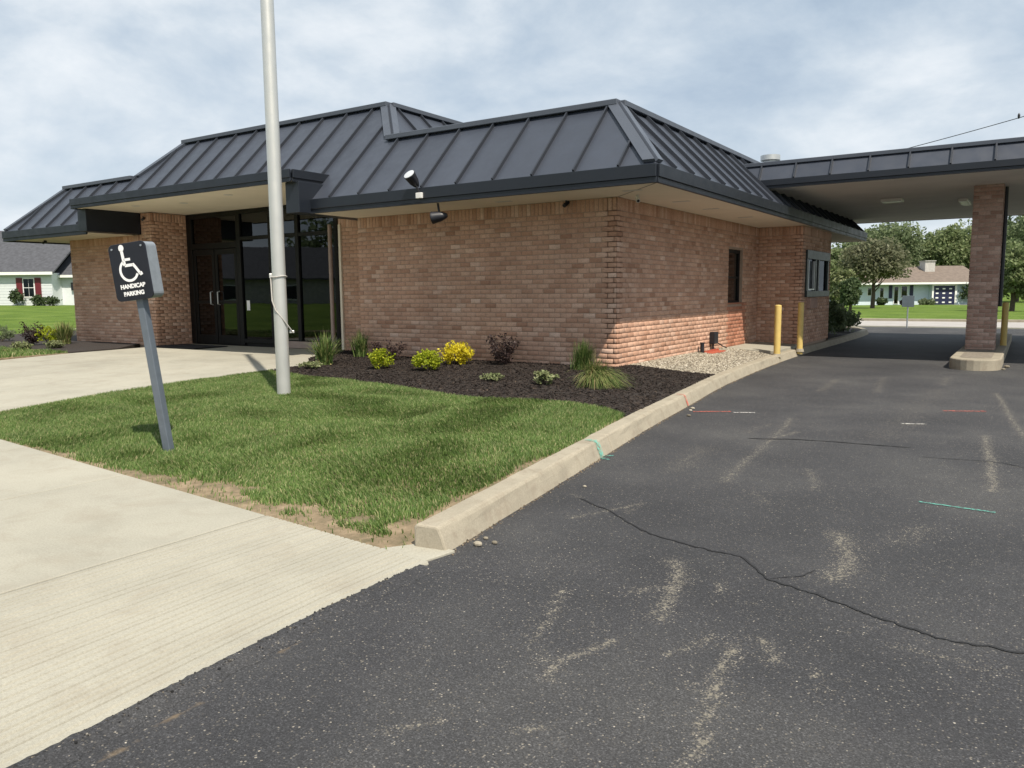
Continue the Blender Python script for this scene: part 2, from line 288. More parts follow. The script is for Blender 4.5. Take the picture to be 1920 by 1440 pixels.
class MB:
    def __init__(s): s.v = []; s.f = []
    def add(s, vs, fs):
        n = len(s.v); s.v += [tuple(v) for v in vs]; s.f += [tuple(i+n for i in f) for f in fs]; return s
    def box(s, x0, x1, y0, y1, z0, z1):
        x0, x1 = sorted((x0, x1)); y0, y1 = sorted((y0, y1)); z0, z1 = sorted((z0, z1))
        return s.add([(x0,y0,z0),(x1,y0,z0),(x1,y1,z0),(x0,y1,z0),(x0,y0,z1),(x1,y0,z1),(x1,y1,z1),(x0,y1,z1)],
                     [(3,2,1,0),(4,5,6,7),(0,1,5,4),(1,2,6,5),(2,3,7,6),(3,0,4,7)])
    def obox(s, c, ax, ay, az):
        c, ax, ay, az = map(Vector, (c, ax, ay, az))
        vs = [c+i*ax+j*ay+k*az for k in (-1, 1) for (i, j) in ((-1,-1),(1,-1),(1,1),(-1,1))]
        return s.add(vs, [(3,2,1,0),(4,5,6,7),(0,1,5,4),(1,2,6,5),(2,3,7,6),(3,0,4,7)])
    def slab(s, top, depth):           # polygon top (3D list, CCW from above), extruded by vector depth
        d = Vector(depth); n = len(top); vs = [Vector(p) for p in top] + [Vector(p)+d for p in top]
        fs = [tuple(range(n)), tuple(range(2*n-1, n-1, -1))] + [(i, i+n, (i+1) % n+n, (i+1) % n) for i in range(n)]
        return s.add(vs, fs)
    def tube(s, pts, rad, n=10, cap=True):
        pts = [Vector(p) for p in pts]; base = len(s.v); prev = None
        for i, p in enumerate(pts):
            d = (pts[min(i+1, len(pts)-1)] - pts[max(i-1, 0)]).normalized()
            if prev is None: a = d.orthogonal().normalized()
            else: a = (prev - d*prev.dot(d)).normalized()
            prev = a; bq = d.cross(a); rr = rad[i] if isinstance(rad, (list, tuple)) else rad
            for k in range(n):
                th = 2*math.pi*k/n; s.v.append(tuple(p + (a*math.cos(th)+bq*math.sin(th))*rr))
        for i in range(len(pts)-1):
            for k in range(n):
                s.f.append((base+i*n+k, base+i*n+(k+1) % n, base+(i+1)*n+(k+1) % n, base+(i+1)*n+k))
        if cap: s.f.append(tuple(base+k for k in range(n-1, -1, -1))); s.f.append(tuple(base+(len(pts)-1)*n+k for k in range(n)))
        return s
    def sphere(s, c, rx, ry, rz, nu=12, nv=8):
        base = len(s.v)
        for j in range(1, nv):
            for i in range(nu):
                a = 2*math.pi*i/nu; bq = math.pi*j/nv
                s.v.append((c[0]+rx*math.sin(bq)*math.cos(a), c[1]+ry*math.sin(bq)*math.sin(a), c[2]+rz*math.cos(bq)))
        t_ = len(s.v); s.v.append((c[0], c[1], c[2]+rz)); s.v.append((c[0], c[1], c[2]-rz))
        for j in range(nv-2):
            for i in range(nu): s.f.append((base+j*nu+i, base+(j+1)*nu+i, base+(j+1)*nu+(i+1) % nu, base+j*nu+(i+1) % nu))
        for i in range(nu):
            s.f.append((t_, base+i, base+(i+1) % nu)); s.f.append((t_+1, base+(nv-2)*nu+(i+1) % nu, base+(nv-2)*nu+i))
        return s
    def mesh(s, name, mat, smooth=False):
        me = bpy.data.meshes.new(name); me.from_pydata(s.v, [], s.f); me.update(); me.materials.append(MATS[mat])
        bm = bmesh.new(); bm.from_mesh(me); bmesh.ops.recalc_face_normals(bm, faces=bm.faces[:]); bm.to_mesh(me); bm.free()
        if smooth:
            for p in me.polygons: p.use_smooth = True
        return me
    def build(s, name, mat, parent=None, smooth=False, bevel=0.0, seg=2, at=None):
        o = bpy.data.objects.new(name, s.mesh(name, mat, smooth))
        put(o, parent, at)
        if bevel:
            md = o.modifiers.new('bevel', 'BEVEL'); md.width = bevel; md.segments = seg; md.limit_method = 'ANGLE'; md.angle_limit = R(40)
        if smooth:
            try:
                o.data.set_sharp_from_angle(angle=R(40))
            except Exception: pass
        return o
def struct(o): return tag(o, kind='structure')
def lerp(a, b, k): return a+(b-a)*k
def ss(k): k = min(1, max(0, k)); return k*k*(3-2*k)
def pip(x, y, poly):
    x = np.asarray(x); y = np.asarray(y); ins = np.zeros(x.shape, bool); n = len(poly)
    for i in range(n):
        x1, y1 = poly[i]; x2, y2 = poly[(i+1) % n]
        if y1 == y2: continue
        c_ = ((y1 > y) != (y2 > y)) & (x < (x2-x1)*(y-y1)/(y2-y1)+x1); ins ^= c_
    return ins
def pdist(x, y, pts):
    d = np.full(np.shape(x), 1e9)
    for (x1, y1), (x2, y2) in zip(pts[:-1], pts[1:]):
        dx, dy = x2-x1, y2-y1; k = np.clip(((x-x1)*dx+(y-y1)*dy)/(dx*dx+dy*dy+1e-9), 0, 1)
        d = np.minimum(d, np.hypot(x-x1-k*dx, y-y1-k*dy))
    return d

# ------------------------------------------------------------------ ground
ZA = -0.25
def ground_z(x, y):
    z = -0.30 + 0*x
    left = np.clip((-x-14)/45, 0, 1); z = z + left*0.85 + np.clip((-x-13)/3, 0, 1)*0.16
    far = np.clip((y-27)/60, 0, 1); z = z + (-0.30*far+0.06*np.clip((y-27)/1.5, 0, 1))*(1-left)
    return z
xs = np.concatenate([np.linspace(-900, -110, 8), np.linspace(-100, 60, 108), np.linspace(70, 900, 8)])
ys = np.concatenate([np.linspace(-900, -60, 7), np.linspace(-50, 110, 108), np.linspace(120, 900, 8)])
gx, gy = np.meshgrid(xs, ys); gz = ground_z(gx, gy)
V = np.stack([gx, gy, gz], -1).reshape(-1, 3); nx = len(xs); ny = len(ys)
ii, jj = np.meshgrid(np.arange(nx-1), np.arange(ny-1)); a0 = (jj*nx+ii).ravel()
F = np.stack([a0, a0+1, a0+nx+1, a0+nx], 1)
ground = struct(put(bpy.data.objects.new('ground', fastmesh('ground', V, F, 'meadow', True))))
# asphalt lot with wear attributes
WEAR = [([(3.47,-5.3),(3.40,-4.7),(3.36,-4.1),(3.30,-3.3),(3.24,-2.7),(3.15,-2.05)], .05, .55), ([(3.30,-3.4),(3.42,-2.9)], .035, .6), ([(3.80,-7.15),(3.90,-7.3),(3.95,-7.49),(3.98,-7.62),(4.03,-7.88)], .05, .70), ([(3.95,-7.5),(3.80,-7.66)], .04, .55),
        ([(4.44,-6.2),(4.52,-6.42),(4.60,-6.70),(4.57,-6.98)], .075, .66), ([(4.38,-7.95),(4.42,-8.1),(4.41,-8.22),(4.46,-8.40),(4.47,-8.53),(4.53,-8.75),(4.56,-9.1)], .028, .85), ([(4.46,-8.40),(4.36,-8.36)], .022, .7),
        ([(3.50,-7.80),(3.60,-8.05),(3.66,-8.24),(3.66,-8.36)], .022, .8), ([(3.66,-8.36),(3.78,-8.47),(3.92,-8.62)], .018, .6), ([(3.90,-8.60),(3.86,-8.45),(3.92,-8.32),(3.97,-8.18)], .026, .8), ([(4.47,-7.86),(4.53,-7.93),(4.57,-8.02)], .035, .72),
        ([(5.02,-2.2),(5.06,-2.9),(5.12,-3.61),(5.13,-4.0),(5.17,-4.6)], .05, .68), ([(4.98,1.5),(5.08,.6),(5.2,-.8),(5.25,-1.3),(5.36,-2.3)], .045, .66), ([(5.12,-3.6),(5.4,-3.62)], .02, .6), ([(3.9,-4.55),(4.02,-4.9),(4.1,-5.2)], .04, .5), ([(2.9,-4.2),(3.0,-5.1)], .13, .36),
        ([(4.26,-1.9),(4.46,-1.8)], .05, .5), ([(2.9,.6),(2.8,2.2)], .08, .45), ([(3.6,.8),(3.4,2.8)], .07, .42), ([(4.3,2.2),(4.25,3.6)], .07, .45), ([(4.2,-2.8),(4.3,1.5)], .22, .26), ([(3.2,-6.2),(2.95,-6.75)], .03, .6), ([(2.78,-6.28),(2.68,-6.22)], .02, .6), ([(3.16,-6.33),(3.22,-6.42)], .03, .6),
        ([(4.2,-8.2),(4.3,-7.9)], .02, .65), ([(3.62,-9.2),(3.75,-9.02)], .025, .6), ([(4.75,-6.2),(4.85,-5.8)], .09, .34), ([(4.12,-7.32),(4.16,-7.42)], .03, .6), ([(4.3,-7.5),(4.36,-7.48)], .02, .6), ([(4.0,-8.95),(4.05,-8.9)], .02, .65), ([(3.75,-5.5),(3.9,-5.75)], .04, .42), ([(3.0,-3.2),(3.05,-2.6)], .06, .35),
        ([(4.95,-7.62),(5.3,-7.66)], .03, .5), ([(4.7,-8.0),(4.78,-8.15)], .02, .6)]
SWE = [(2.70,-7.85),(2.73,-8.99),(2.87,-9.86),(2.95,-14)]
ax_ = np.concatenate([np.linspace(-45, 1.0, 12), np.linspace(1.2, 5.8, 116), np.linspace(6.2, 34, 12)])
ay_ = np.concatenate([np.linspace(-45, -12, 8), np.linspace(-11.5, 2.5, 330), np.linspace(2.8, 21.6, 40)])
gx, gy = np.meshgrid(ax_, ay_)
wear = np.zeros(gx.shape)
for pts, w, amp in WEAR: wear = np.maximum(wear, amp*np.exp(-(pdist(gx, gy, pts)/w)**2))
KERB = [(2.71,-7.69),(2.605,-7.0),(2.50,-6.3),(2.39,-5.6),(2.28,-4.9),(2.085,-3.65),(1.935,-2.53),(1.80,-1.5),(1.52,.64),(1.32,3.2),(1.22,5.0),(1.16,7.0),(1.14,9),(1.14,12),(1.1,15),(0.9,17),(0.2,18.4),(-1.2,19)]
dirt = 0.45*np.exp(-(pdist(gx, gy, KERB)/.06)**2) + 0.55*np.exp(-(np.minimum(pdist(gx, gy, [(2.84,-8.72),(2.90,-9.05)]), pdist(gx, gy, [(2.95,-9.4),(3.0,-9.8)]))/.035)**2) + 0.40*np.exp(-(pdist(gx, gy, SWE)/.035)**2)
V = np.stack([gx, gy, np.full(gx.shape, ZA)], -1).reshape(-1, 3); nx = len(ax_); ny = len(ay_)
ii, jj = np.meshgrid(np.arange(nx-1), np.arange(ny-1)); a0 = (jj*nx+ii).ravel(); F = np.stack([a0, a0+1, a0+nx+1, a0+nx], 1)
cxm = V[F].mean(1); keep = ~(cxm[:, 0] < -12.6)
me = fastmesh('asphalt_lot', V, F[keep], 'asphalt')
for nm, arr in (('wear', wear), ('dirt', dirt)):
    at_ = me.attributes.new(nm, 'FLOAT', 'POINT'); at_.data.foreach_set('value', arr.ravel().astype(np.float32))
lot = struct(put(bpy.data.objects.new('asphalt_lot', me)))
def strip(pts, w, z, name, mat, parent, wob=0.0, n=8):
    P2 = []
    for (x1, y1), (x2, y2) in zip(pts[:-1], pts[1:]):
        for k in range(n): P2.append((lerp(x1, x2, k/n), lerp(y1, y2, k/n)))
    P2.append(pts[-1]); vs = []; q = random.Random(len(pts)*7+int(w*1000)); off = 0
    for i, (x, y) in enumerate(P2):
        xa, ya = P2[max(i-1, 0)]; xb, yb = P2[min(i+1, len(P2)-1)]; d = math.hypot(xb-xa, yb-ya) or 1
        nxx, nyy = -(yb-ya)/d, (xb-xa)/d; off = off*0.75+q.uniform(-1, 1)*wob
        ww = w*q.uniform(0.45, 1.3) if wob else w*q.uniform(.85, 1.1)
        if wob and (i == 0 or i == len(P2)-1): ww = w*.15
        vs.append((x+nxx*(ww/2+off), y+nyy*(ww/2+off), z)); vs.append((x-nxx*(ww/2-off), y-nyy*(ww/2-off), z))
    mb = MB(); mb.add(vs, [(2*i, 2*i+1, 2*i+3, 2*i+2) for i in range(len(P2)-1)])
    return mb.build(name, mat, parent)
CR = [[(2.77,-6.3),(3.12,-6.48),(3.45,-6.75),(3.67,-6.84),(3.88,-6.88),(4.08,-6.91),(4.3,-7.15),(4.5,-7.22),(4.65,-7.28),(4.8,-7.36),(4.93,-7.41),(5.07,-7.45),(5.21,-7.46),(5.37,-7.43),(6.2,-7.6)],
      [(3.1,-3.51),(3.45,-3.34),(3.83,-3.27),(4.19,-3.25),(4.49,-3.21)], [(4.6,-3.6),(4.89,-3.55),(5.19,-3.52),(5.34,-3.65),(5.8,-3.7)]]
strip(CR[0], .015, ZA+.004, 'asphalt_crack', 'crack', lot, .011)
strip([(4.30,-7.15),(4.42,-7.02),(4.47,-6.9)], .007, ZA+.004, 'asphalt_crack', 'crack', lot, .008)
strip(CR[1], .028, ZA+.004, 'asphalt_crack', 'crack', lot, .008)
strip(CR[2], .012, ZA+.004, 'asphalt_crack', 'crack', lot, .006)
strip([(1.3,6.95),(2.6,6.75),(4.0,6.6)], .03, ZA+.004, 'asphalt_crack', 'crack', lot, .01)
strip([(4.76,-5.2),(5.2,-5.24)], .028, ZA+.006, 'painted_mark', 'paint_green', lot)
strip([(2.05,-2.15),(2.43,-1.93)], .07, ZA+.006, 'painted_mark', 'paint_red', lot)
strip([(2.48,-1.99),(2.70,-1.87)], .06, ZA+.006, 'painted_mark', 'paint_white', lot)
strip([(4.53,-.66),(4.95,-.46)], .06, ZA+.006, 'painted_mark', 'paint_red', lot)
strip([(4.24,-1.87),(4.46,-1.77)], .05, ZA+.006, 'painted_mark', 'paint_white', lot)
strip([(2.36,-4.9),(2.24,-5.0),(2.40,-5.08)], .035, ZA+.006, 'painted_mark', 'paint_green', lot)
q = random.Random(11); lp = []
for k in range(220):
    y_ = lerp(-7.95, -13.0, k/219); xe = float(np.interp(-y_, [7.85, 8.6, 11.2, 14], [2.742, 2.742, 2.93, 3.14]))
    lp.append((xe-.004-abs(q.gauss(0, .005))-.006*(.5+.5*math.sin(y_*3.7))*(.5+.5*math.sin(y_*11.3+1)), y_, xe+.05+q.uniform(0, .03)))
mb = MB(); mb.add([p_ for a_, y_, b_ in lp for p_ in ((a_, y_, -.2298), (b_-.045, y_, -.2285), (b_+.03, y_, ZA+.001))], [(3*i+k, 3*i+k+1, 3*i+k+4, 3*i+k+3) for i in range(len(lp)-1) for k in (0, 1)]); mb.build('asphalt_lip', 'asphalt', lot)
# pebbles loose on the asphalt (a few one can pick out)
for (x, y, s_) in [(1.97,-1.95,.03),(2.13,-2.5,.028),(2.0,-2.1,.022),(5.02,5.6,.05),(4.98,5.1,.035),(5.25,-8.75,.014),(2.78,-7.5,.03),(2.84,-7.42,.02),(2.75,-7.38,.018),(2.66,-6.0,.016)]:
    mb = MB(); mb.sphere((0,0,s_*.45), s_, s_*.7, s_*.5, 7, 5); o = mb.build('pebble', 'stone', lot, at=(x, y, ZA))
# street behind
st = MB(); st.slab([(-120,22.0,-.222),(120,22.0,-.222),(120,27.2,-.222),(-120,27.2,-.222)], (0,0,-.2)); street = struct(st.build('street', 'concrete_street'))
mb = MB(); mb.box(-120, 120, 27.2, 27.5, -.4, -.12); struct(mb.build('street_kerb', 'concrete_kerb', None, bevel=.02))

# pavement slabs
def sw_edge(x): return -7.60-0.088*(x+.53)
pave = MB(); pave.slab([(-40, sw_edge(-12), -.262), (-12, sw_edge(-12), -.262), (2.70, sw_edge(2.7), -.262), (2.86, -9.86, -.262), (2.95, -14, -.262), (-40, -14, -.262)], (0,0,-.1))
pave = struct(pave.build('pavement', 'joint'))
xsl = [-12.0, -10.1, -8.2, -6.3, -4.4, -2.5, -0.60]
for i in range(len(xsl)):
    xa = xsl[i]; xb = xsl[i+1] if i+1 < len(xsl) else 1.29
    for (ya, yb, fr) in ((None, -10.3, True), (-10.3, -13.5, False)):
        mb = MB(); g_ = .007
        tops = [(xa+g_, yb+g_), (xb-g_, yb+g_), (xb-g_, sw_edge(xb) if ya is None else ya-g_), (xa+g_, sw_edge(xa) if ya is None else ya-g_)]
        mb.slab([(x, y, -.232) for x, y in tops], (0,0,-.06)); mb.build('concrete_slab', 'concrete', pave, bevel=.006)
# grooved slabs beside the lane
xa, xb = 1.29, 2.74
for (y0, y1, s1) in ((-11.2, None, 0), (-14, -11.2, 0)):
    prof = [(xa+.004, -.236)]; x = xa+.03; q = random.Random(5)
    while x < xb-.05:
        w = .013+q.uniform(0, .007); dpt = .008+q.uniform(0, .005)
        prof += [(x, -.232+q.uniform(-.0006,.0006)), (x+w*.35, -.232-dpt), (x+w*.65, -.232-dpt), (x+w, -.232)]; x += .047+q.uniform(-.013, .015)
    prof += [(xb-.006, -.233), (xb, -.245)]
    vs = []; nseg = 10
    for k in range(nseg+1):
        for i, (px_, pz) in enumerate(prof):
            ye = sw_edge(px_) if y1 is None else y1-.004
            y = lerp(y0+.004, ye, k/nseg); sh = (px_-xa)/(xb-xa)*max(0, (-8.6-y))*.075
            vs.append((px_+sh, y, pz))
    n_ = len(prof); fs = [(k*n_+i, k*n_+i+1, (k+1)*n_+i+1, (k+1)*n_+i) for k in range(nseg) for i in range(n_-1)]
    mb = MB(); mb.add(vs, fs)
    e = len(mb.v); last = nseg*n_
    mb.add([(vs[last+i][0], vs[last+i][1], -.3) for i in range(n_)], []); mb.f += [(last+i, last+i+1, e+i+1, e+i) for i in range(n_-1)]
    e2 = len(mb.v); mb.add([(vs[k*n_+n_-1][0], vs[k*n_+n_-1][1], -.3) for k in range(nseg+1)], []); mb.f += [(k*n_+n_-1, (k+1)*n_+n_-1, e2+k+1, e2+k) for k in range(nseg)]
    mb.build('concrete_slab', 'concrete', pave)

MB().slab([(2.36,-7.845,-.238),(2.70,-7.88,-.238),(2.74,-7.66,-.236),(2.50,-7.66,-.236)], (0,0,-.05)).build('kerb_toe', 'concrete', pave, bevel=.004)
# lawn and bed height
def bed_z(x, y):
    x = np.asarray(x, float); y = np.asarray(y, float)
    e = -7.60-0.088*(x+.53)
    k = np.clip((y-e)/2.2, 0, 1); z = -.245+.10*(k*k*(3-2*k))
    z = z + .145*np.clip((y+5.4)/5.4, 0, 1)
    kd = np.interp(y, [p[1] for p in KERB], [p[0] for p in KERB])-x-.20
    return np.minimum(z, -.125+np.clip(kd, 0, 1.3)*.11)
def inner(off=.17): return [(x-off, y) for x, y in KERB]
KIN = [p for p in inner(.165)]
def kx(y): return np.interp(y, [p[1] for p in KERB], [p[0] for p in KERB])
MULCH = [(-5.08,-2.45),(-4.55,-2.72),(-3.53,-2.80),(-2.2,-3.03),(-1.3,-3.22),(-.66,-3.42),(-.07,-3.46),(.48,-3.24),(1.04,-3.30),(1.60,-3.52),(kx(-3.6)-.20,-3.62)]
def sheet(name, poly, mat, res, zoff=0.0, parent=None):
    xs_ = [p[0] for p in poly]; ys_ = [p[1] for p in poly]
    bm = bmesh.new(); vs = [bm.verts.new((x, y, 0)) for x, y in poly]; bm.faces.new(vs)
    for ax, lo, hi in ((0, min(xs_), max(xs_)), (1, min(ys_), max(ys_))):
        k = lo+res
        while k < hi:
            co = (k, 0, 0) if ax == 0 else (0, k, 0); no = (1, 0, 0) if ax == 0 else (0, 1, 0)
            bmesh.ops.bisect_plane(bm, geom=bm.verts[:]+bm.edges[:]+bm.faces[:], plane_co=co, plane_no=no, dist=1e-4); k += res
    for v in bm.verts: v.co.z = float(bed_z(v.co.x, v.co.y))+zoff
    bmesh.ops.recalc_face_normals(bm, faces=bm.faces[:])
    me = bpy.data.meshes.new(name); bm.to_mesh(me); bm.free()
    if me.polygons and me.polygons[0].normal.z < 0: me.flip_normals()
    me.materials.append(MATS[mat]); return struct(put(bpy.data.objects.new(name, me), parent))
LAWN = [(-5.08, sw_edge(-5.08)), (-2.5, sw_edge(-2.5)), (0, sw_edge(0)), (2.5, sw_edge(2.5))] + [(x-.20, y) for x, y in KERB if -7.68 < y < -3.6] + [(kx(-3.6)-.20,-3.6)] + list(reversed([(x, y+.03) for x, y in MULCH]))
lawn = sheet('lawn', LAWN, 'soil', .3)
BED = MULCH + [(kx(-2)-.20,-2.0),(kx(0)-.20,0.0),(kx(.75)-.20,.78),(.9,.55),(.35,.40),(0.02,.36),(0.02,.05),(-5.3,.05),(-5.3,.9),(-6.4,.9),(-6.4,.0),(-5.9,-.9),(-5.08,-1.6)]
bedo = sheet('mulch_bed', BED, 'mulch', .3, .012)
GRAV = [(0.0,.36),(.35,.40),(.9,.55),(kx(.75)-.20,.78)] + [(x-.20, y) for x, y in KERB if .8 < y < 5.1] + [(kx(5.15)-.20,5.15),(0,5.15)]
grav = sheet('gravel_bed', GRAV, 'gravel_base', .3, .004)
pad = MB(); pad.slab([(0.002,5.15,-.012),(kx(5.15)-.17,5.15,-.05),(kx(6.2)-.17,6.2,-.05),(kx(7.4)-.17,7.4,-.05),(0.002,7.4,-.01)], (0,0,-.2)); struct(pad.build('concrete_pad', 'concrete', bevel=.01))
# kerb in cast lengths
kerb = None
def kerb_piece(pts, name, parent, h=.14, w=.215, first=False):
    prof = [(0,-.06),(0,0),(-.030,h*.55),(-.046,h-.022),(-.056,h-.006),(-.075,h),(-w+.02,h),(-w,h-.012),(-w,-.06)]
    mb = MB(); n = len(prof); rows = []
    for i, (x, y) in enumerate(pts):
        xa, ya = pts[max(i-1,0)]; xb, yb = pts[min(i+1,len(pts)-1)]; d = math.hypot(xb-xa, yb-ya)
        nx_, ny_ = (yb-ya)/d, -(xb-xa)/d; q = random.Random(int(x*991)+int(y*77))
        rows.append([(x+nx_*(o_+q.uniform(-.004,.004)), y+ny_*(o_+q.uniform(-.004,.004)), ZA+z_+(q.uniform(-.004,.004) if z_ > .05 else 0)) for o_, z_ in prof])
    for r_ in rows: mb.v += r_
    for i in range(len(rows)-1): mb.f += [(i*n+k, i*n+(k+1) % n, (i+1)*n+(k+1) % n, (i+1)*n+k) for k in range(n)]
    mb.f.append(tuple(range(n))); mb.f.append(tuple((len(rows)-1)*n+k for k in range(n-1,-1,-1)))
    return mb.build(name, 'concrete_kerb', parent, bevel=.012)
def resample(pts, step):
    out = [pts[0]]
    for (x1, y1), (x2, y2) in zip(pts[:-1], pts[1:]):
        n = max(1, int(round(math.hypot(x2-x1, y2-y1)/step)))
        out += [(lerp(x1, x2, k/n), lerp(y1, y2, k/n)) for k in range(1, n+1)]
    return out
def smooth_line(pts, step=.25):
    ys_ = [p[1] for p in pts]; P_ = [Vector((p[0], p[1], 0)) for p in pts]; out = []
    for i in range(len(P_)-1):
        p0, p1, p2, p3 = P_[max(i-1,0)], P_[i], P_[i+1], P_[min(i+2, len(P_)-1)]
        n = max(2, int((p2-p1).length/step))
        for k in range(n):
            u = k/n; out.append(tuple((0.5*((2*p1)+(-p0+p2)*u+(2*p0-5*p1+4*p2-p3)*u*u+(-p0+3*p1-3*p2+p3)*u**3))[:2]))
    out.append(pts[-1]); return out
kl = smooth_line(KERB)
kerb = bpy.data.objects.new('kerb', None); put(kerb, None, (2.7,-7.6,ZA)); struct(kerb)
seg = []; acc = 0
for i, p_ in enumerate(kl):
    seg.append(p_)
    if i: acc += math.hypot(p_[0]-kl[i-1][0], p_[1]-kl[i-1][1])
    if acc > 3.0 or i == len(kl)-1:
        if len(seg) > 1:
            a_ = Vector((*seg[-2],0)); b_ = Vector((*seg[-1],0)); e_ = b_-(b_-a_).normalized()*.008
            kerb_piece(seg[:-1]+[(e_.x, e_.y)], 'kerb_block', kerb)
        seg = [p_]; acc = 0
for (y0_, mat_, w_) in ((-5.02, 'paint_green', .07), (-1.75, 'paint_red', .05)):
    x0_ = float(np.interp(y0_, [p[1] for p in kl], [p[0] for p in kl]))
    mb = MB(); q0 = [(x0_-.15, ZA+.1465), (x0_-.065, ZA+.1465), (x0_-.038, ZA+.125), (x0_-.018, ZA+.08), (x0_+.008, ZA+.01)]
    mb.add([(x, y0_+sg*w_, z) for x, z in q0 for sg in (-.5, .5)], [(2*i, 2*i+1, 2*i+3, 2*i+2) for i in range(4)]); mb.build('painted_mark', mat_, kerb)

# entrance walk
walk = bpy.data.objects.new('entrance_walk', None); put(walk, None, (-8.6,-3,-.1)); struct(walk)
def wz(y): return lerp(-.232, -.02, min(1, max(0, (y+7.4)/6.4)))
ysl = [-7.1, -4.6, -2.1, .95]
for xa, xb in ((-12.2,-10.4),(-10.4,-8.6),(-8.6,-6.85),(-6.85,-5.10)):
    for j in range(3):
        ya, yb = ysl[j]+.005, ysl[j+1]-.005
        if j == 0: ya = sw_edge((xa+xb)/2)+.02
        mb = MB()
        if xb < -5.2 or j < 2:
            mb.slab([(xa+.005,ya,wz(ya)),(xb-.005,ya,wz(ya)),(xb-.005,yb,wz(yb)),(xa+.005,yb,wz(yb))], (0,0,-.14))
        else:
            arc = [(-6.1,-.2),(-5.85,-.9),(-5.35,-1.45),(-5.105,-1.75)]
            mb.slab([(xa+.005,ya,wz(ya)),(xb-.005,ya,wz(ya))]+[(x,y,wz(y)) for x,y in reversed(arc)]+[(-6.3,.3,wz(.3)),(-6.4,yb,wz(yb)),(xa+.005,yb,wz(yb))], (0,0,-.14))
        mb.build('concrete_slab', 'concrete', walk, bevel=.006)
# left planting bed, lawn strip and rear path
mb = MB(); mb.slab([(-26,-2.0,-.03),(-12.25,-2.0,-.035),(-12.25,-.9,-.02),(-12.6,-.35,.01),(-12.9,.05,.02),(-15.7,.05,.02),(-15.7,3.2,.06),(-26,3.0,.03)], (0,0,-.25)); struct(mb.build('mulch_bed', 'mulch'))
mb = MB(); mb.slab([(-26,-7.4,-.09),(-12.25,-7.4,-.12),(-12.25,-2.02,-.05),(-26,-2.02,-.05)], (0,0,-.25)); lawn2 = struct(mb.build('lawn', 'soil'))
mb = MB(); mb.slab([(-40,3.7,.0),(-15.9,3.7,.05),(-15.9,4.9,.06),(-40,4.9,.02)], (0,0,-.2)); struct(mb.build('rear_path', 'concrete'))

# ------------------------------------------------------------------ bank building
H = 2.6; OV = 1.112; ZF = 2.835; Z1 = 3.95; Z2 = 4.80; SL = (Z1-ZF)/OV
bank = thing('bank_building', 'single-storey brick bank with dark grey standing-seam mansard roof and glass entrance', 'building', (-8, 3, 0))
CH = .0776; BL = .21; JT = .010
ALLB = []      # (centre, udir, normal, w, h, kind)
walls = {}
def wall(name, A, B, z0, z1, normal, openings=(), thick=.2, soldier=True, red=None, parent=None, dark=False, vis=True):
    A = Vector((*A, 0)); B = Vector((*B, 0)); u = (B-A).normalized(); Ln = (B-A).length; n = Vector((*normal, 0))
    parent = parent or bank
    cuts = sorted({0, Ln, *[o[0] for o in openings], *[o[1] for o in openings]}); mb = MB()
    for a_, b_ in zip(cuts[:-1], cuts[1:]):
        mid = (a_+b_)/2; blocks = sorted([(o[2], o[3]) for o in openings if o[0] < mid < o[1]]); zz = z0-.35
        spans = []
        for lo, hi in blocks: spans.append((zz, lo)); zz = hi
        spans.append((zz, z1))
        for lo, hi in spans:
            if hi-lo > .001:
                c_ = A+u*mid-n*(thick/2)+Vector((0,0,(lo+hi)/2)); mb.obox(c_, u*(b_-a_)/2, n*thick/2, Vector((0,0,(hi-lo)/2)))
    wo_ = mb.build('wall', 'mortar_dark' if dark else 'mortar', parent)
    if not vis: return wo_
    def emit(ua, ub, za_, zb):
        segs = [(ua, ub)]
        for (o0, o1, oz0, oz1) in openings:
            if zb > oz0+.005 and za_ < oz1-.005:
                ns = []
                for s0, s1 in segs:
                    if s1 <= o0 or s0 >= o1: ns.append((s0, s1)); continue
                    if s0 < o0: ns.append((s0, o0-.002))
                    if s1 > o1: ns.append((o1+.002, s1))
                segs = ns
        for s0, s1 in segs:
            if s1-s0 < .03: continue
            mid = (s0+s1)/2; rd = red and red[0] < mid < red[1] and red[2] < (za_+zb)/2 < red[3]
            ALLB.append((A+u*mid+Vector((0,0,(za_+zb)/2)), u, n, s1-s0, zb-za_, 'red' if rd else ('dark' if dark else 'std'), wo_))
    top = z1-(.20 if soldier else 0); z = z0-.02; row = 0
    nrow = int(round((top-z)/CH)); ch = (top-z)/nrow
    for row in range(nrow):
        za_, zb = z+row*ch+JT*.5, z+(row+1)*ch-JT*.5
        x = -(BL/2 if row % 2 else 0)
        while x < Ln-.001:
            a_, b_ = max(x+JT/2, 0.001), min(x+BL-JT/2, Ln-.001)
            if b_-a_ > .025: emit(a_, b_, za_, zb)
            x += BL
    if soldier:
        x = 0; ns_ = max(1, int(round(Ln/.0776))); w = Ln/ns_
        for k in range(ns_): emit(k*w+JT/2, (k+1)*w-JT/2, top+JT/2, z1-.006)
    return wo_
wall('front', (-5.4,0), (0,0), 0, H, (0,-1))
WIN = (5.30, 6.27, .885, 2.045)
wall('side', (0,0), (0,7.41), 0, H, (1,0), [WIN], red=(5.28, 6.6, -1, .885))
wall('jog', (0.0,7.41), (1.0,7.41), -.04, H, (0,-1))
BW = (.25, 2.62, 1.05, 1.98)
wall('bay', (1.0,7.41), (1.0,10.3), -.04, H, (1,0), [BW])
wall('left', (-15.76,0), (-12.50,0), 0, 2.635, (0,-1))
wall('pier', (-12.50,0), (-12.10,0), 0, 3.13, (0,-1))
wall('return', (-12.10,0.0), (-12.10,.95), 0, 3.13, (1,0))
wall('recess', (-6.90,.95), (-5.4,.95), 0, 2.75, (0,-1))
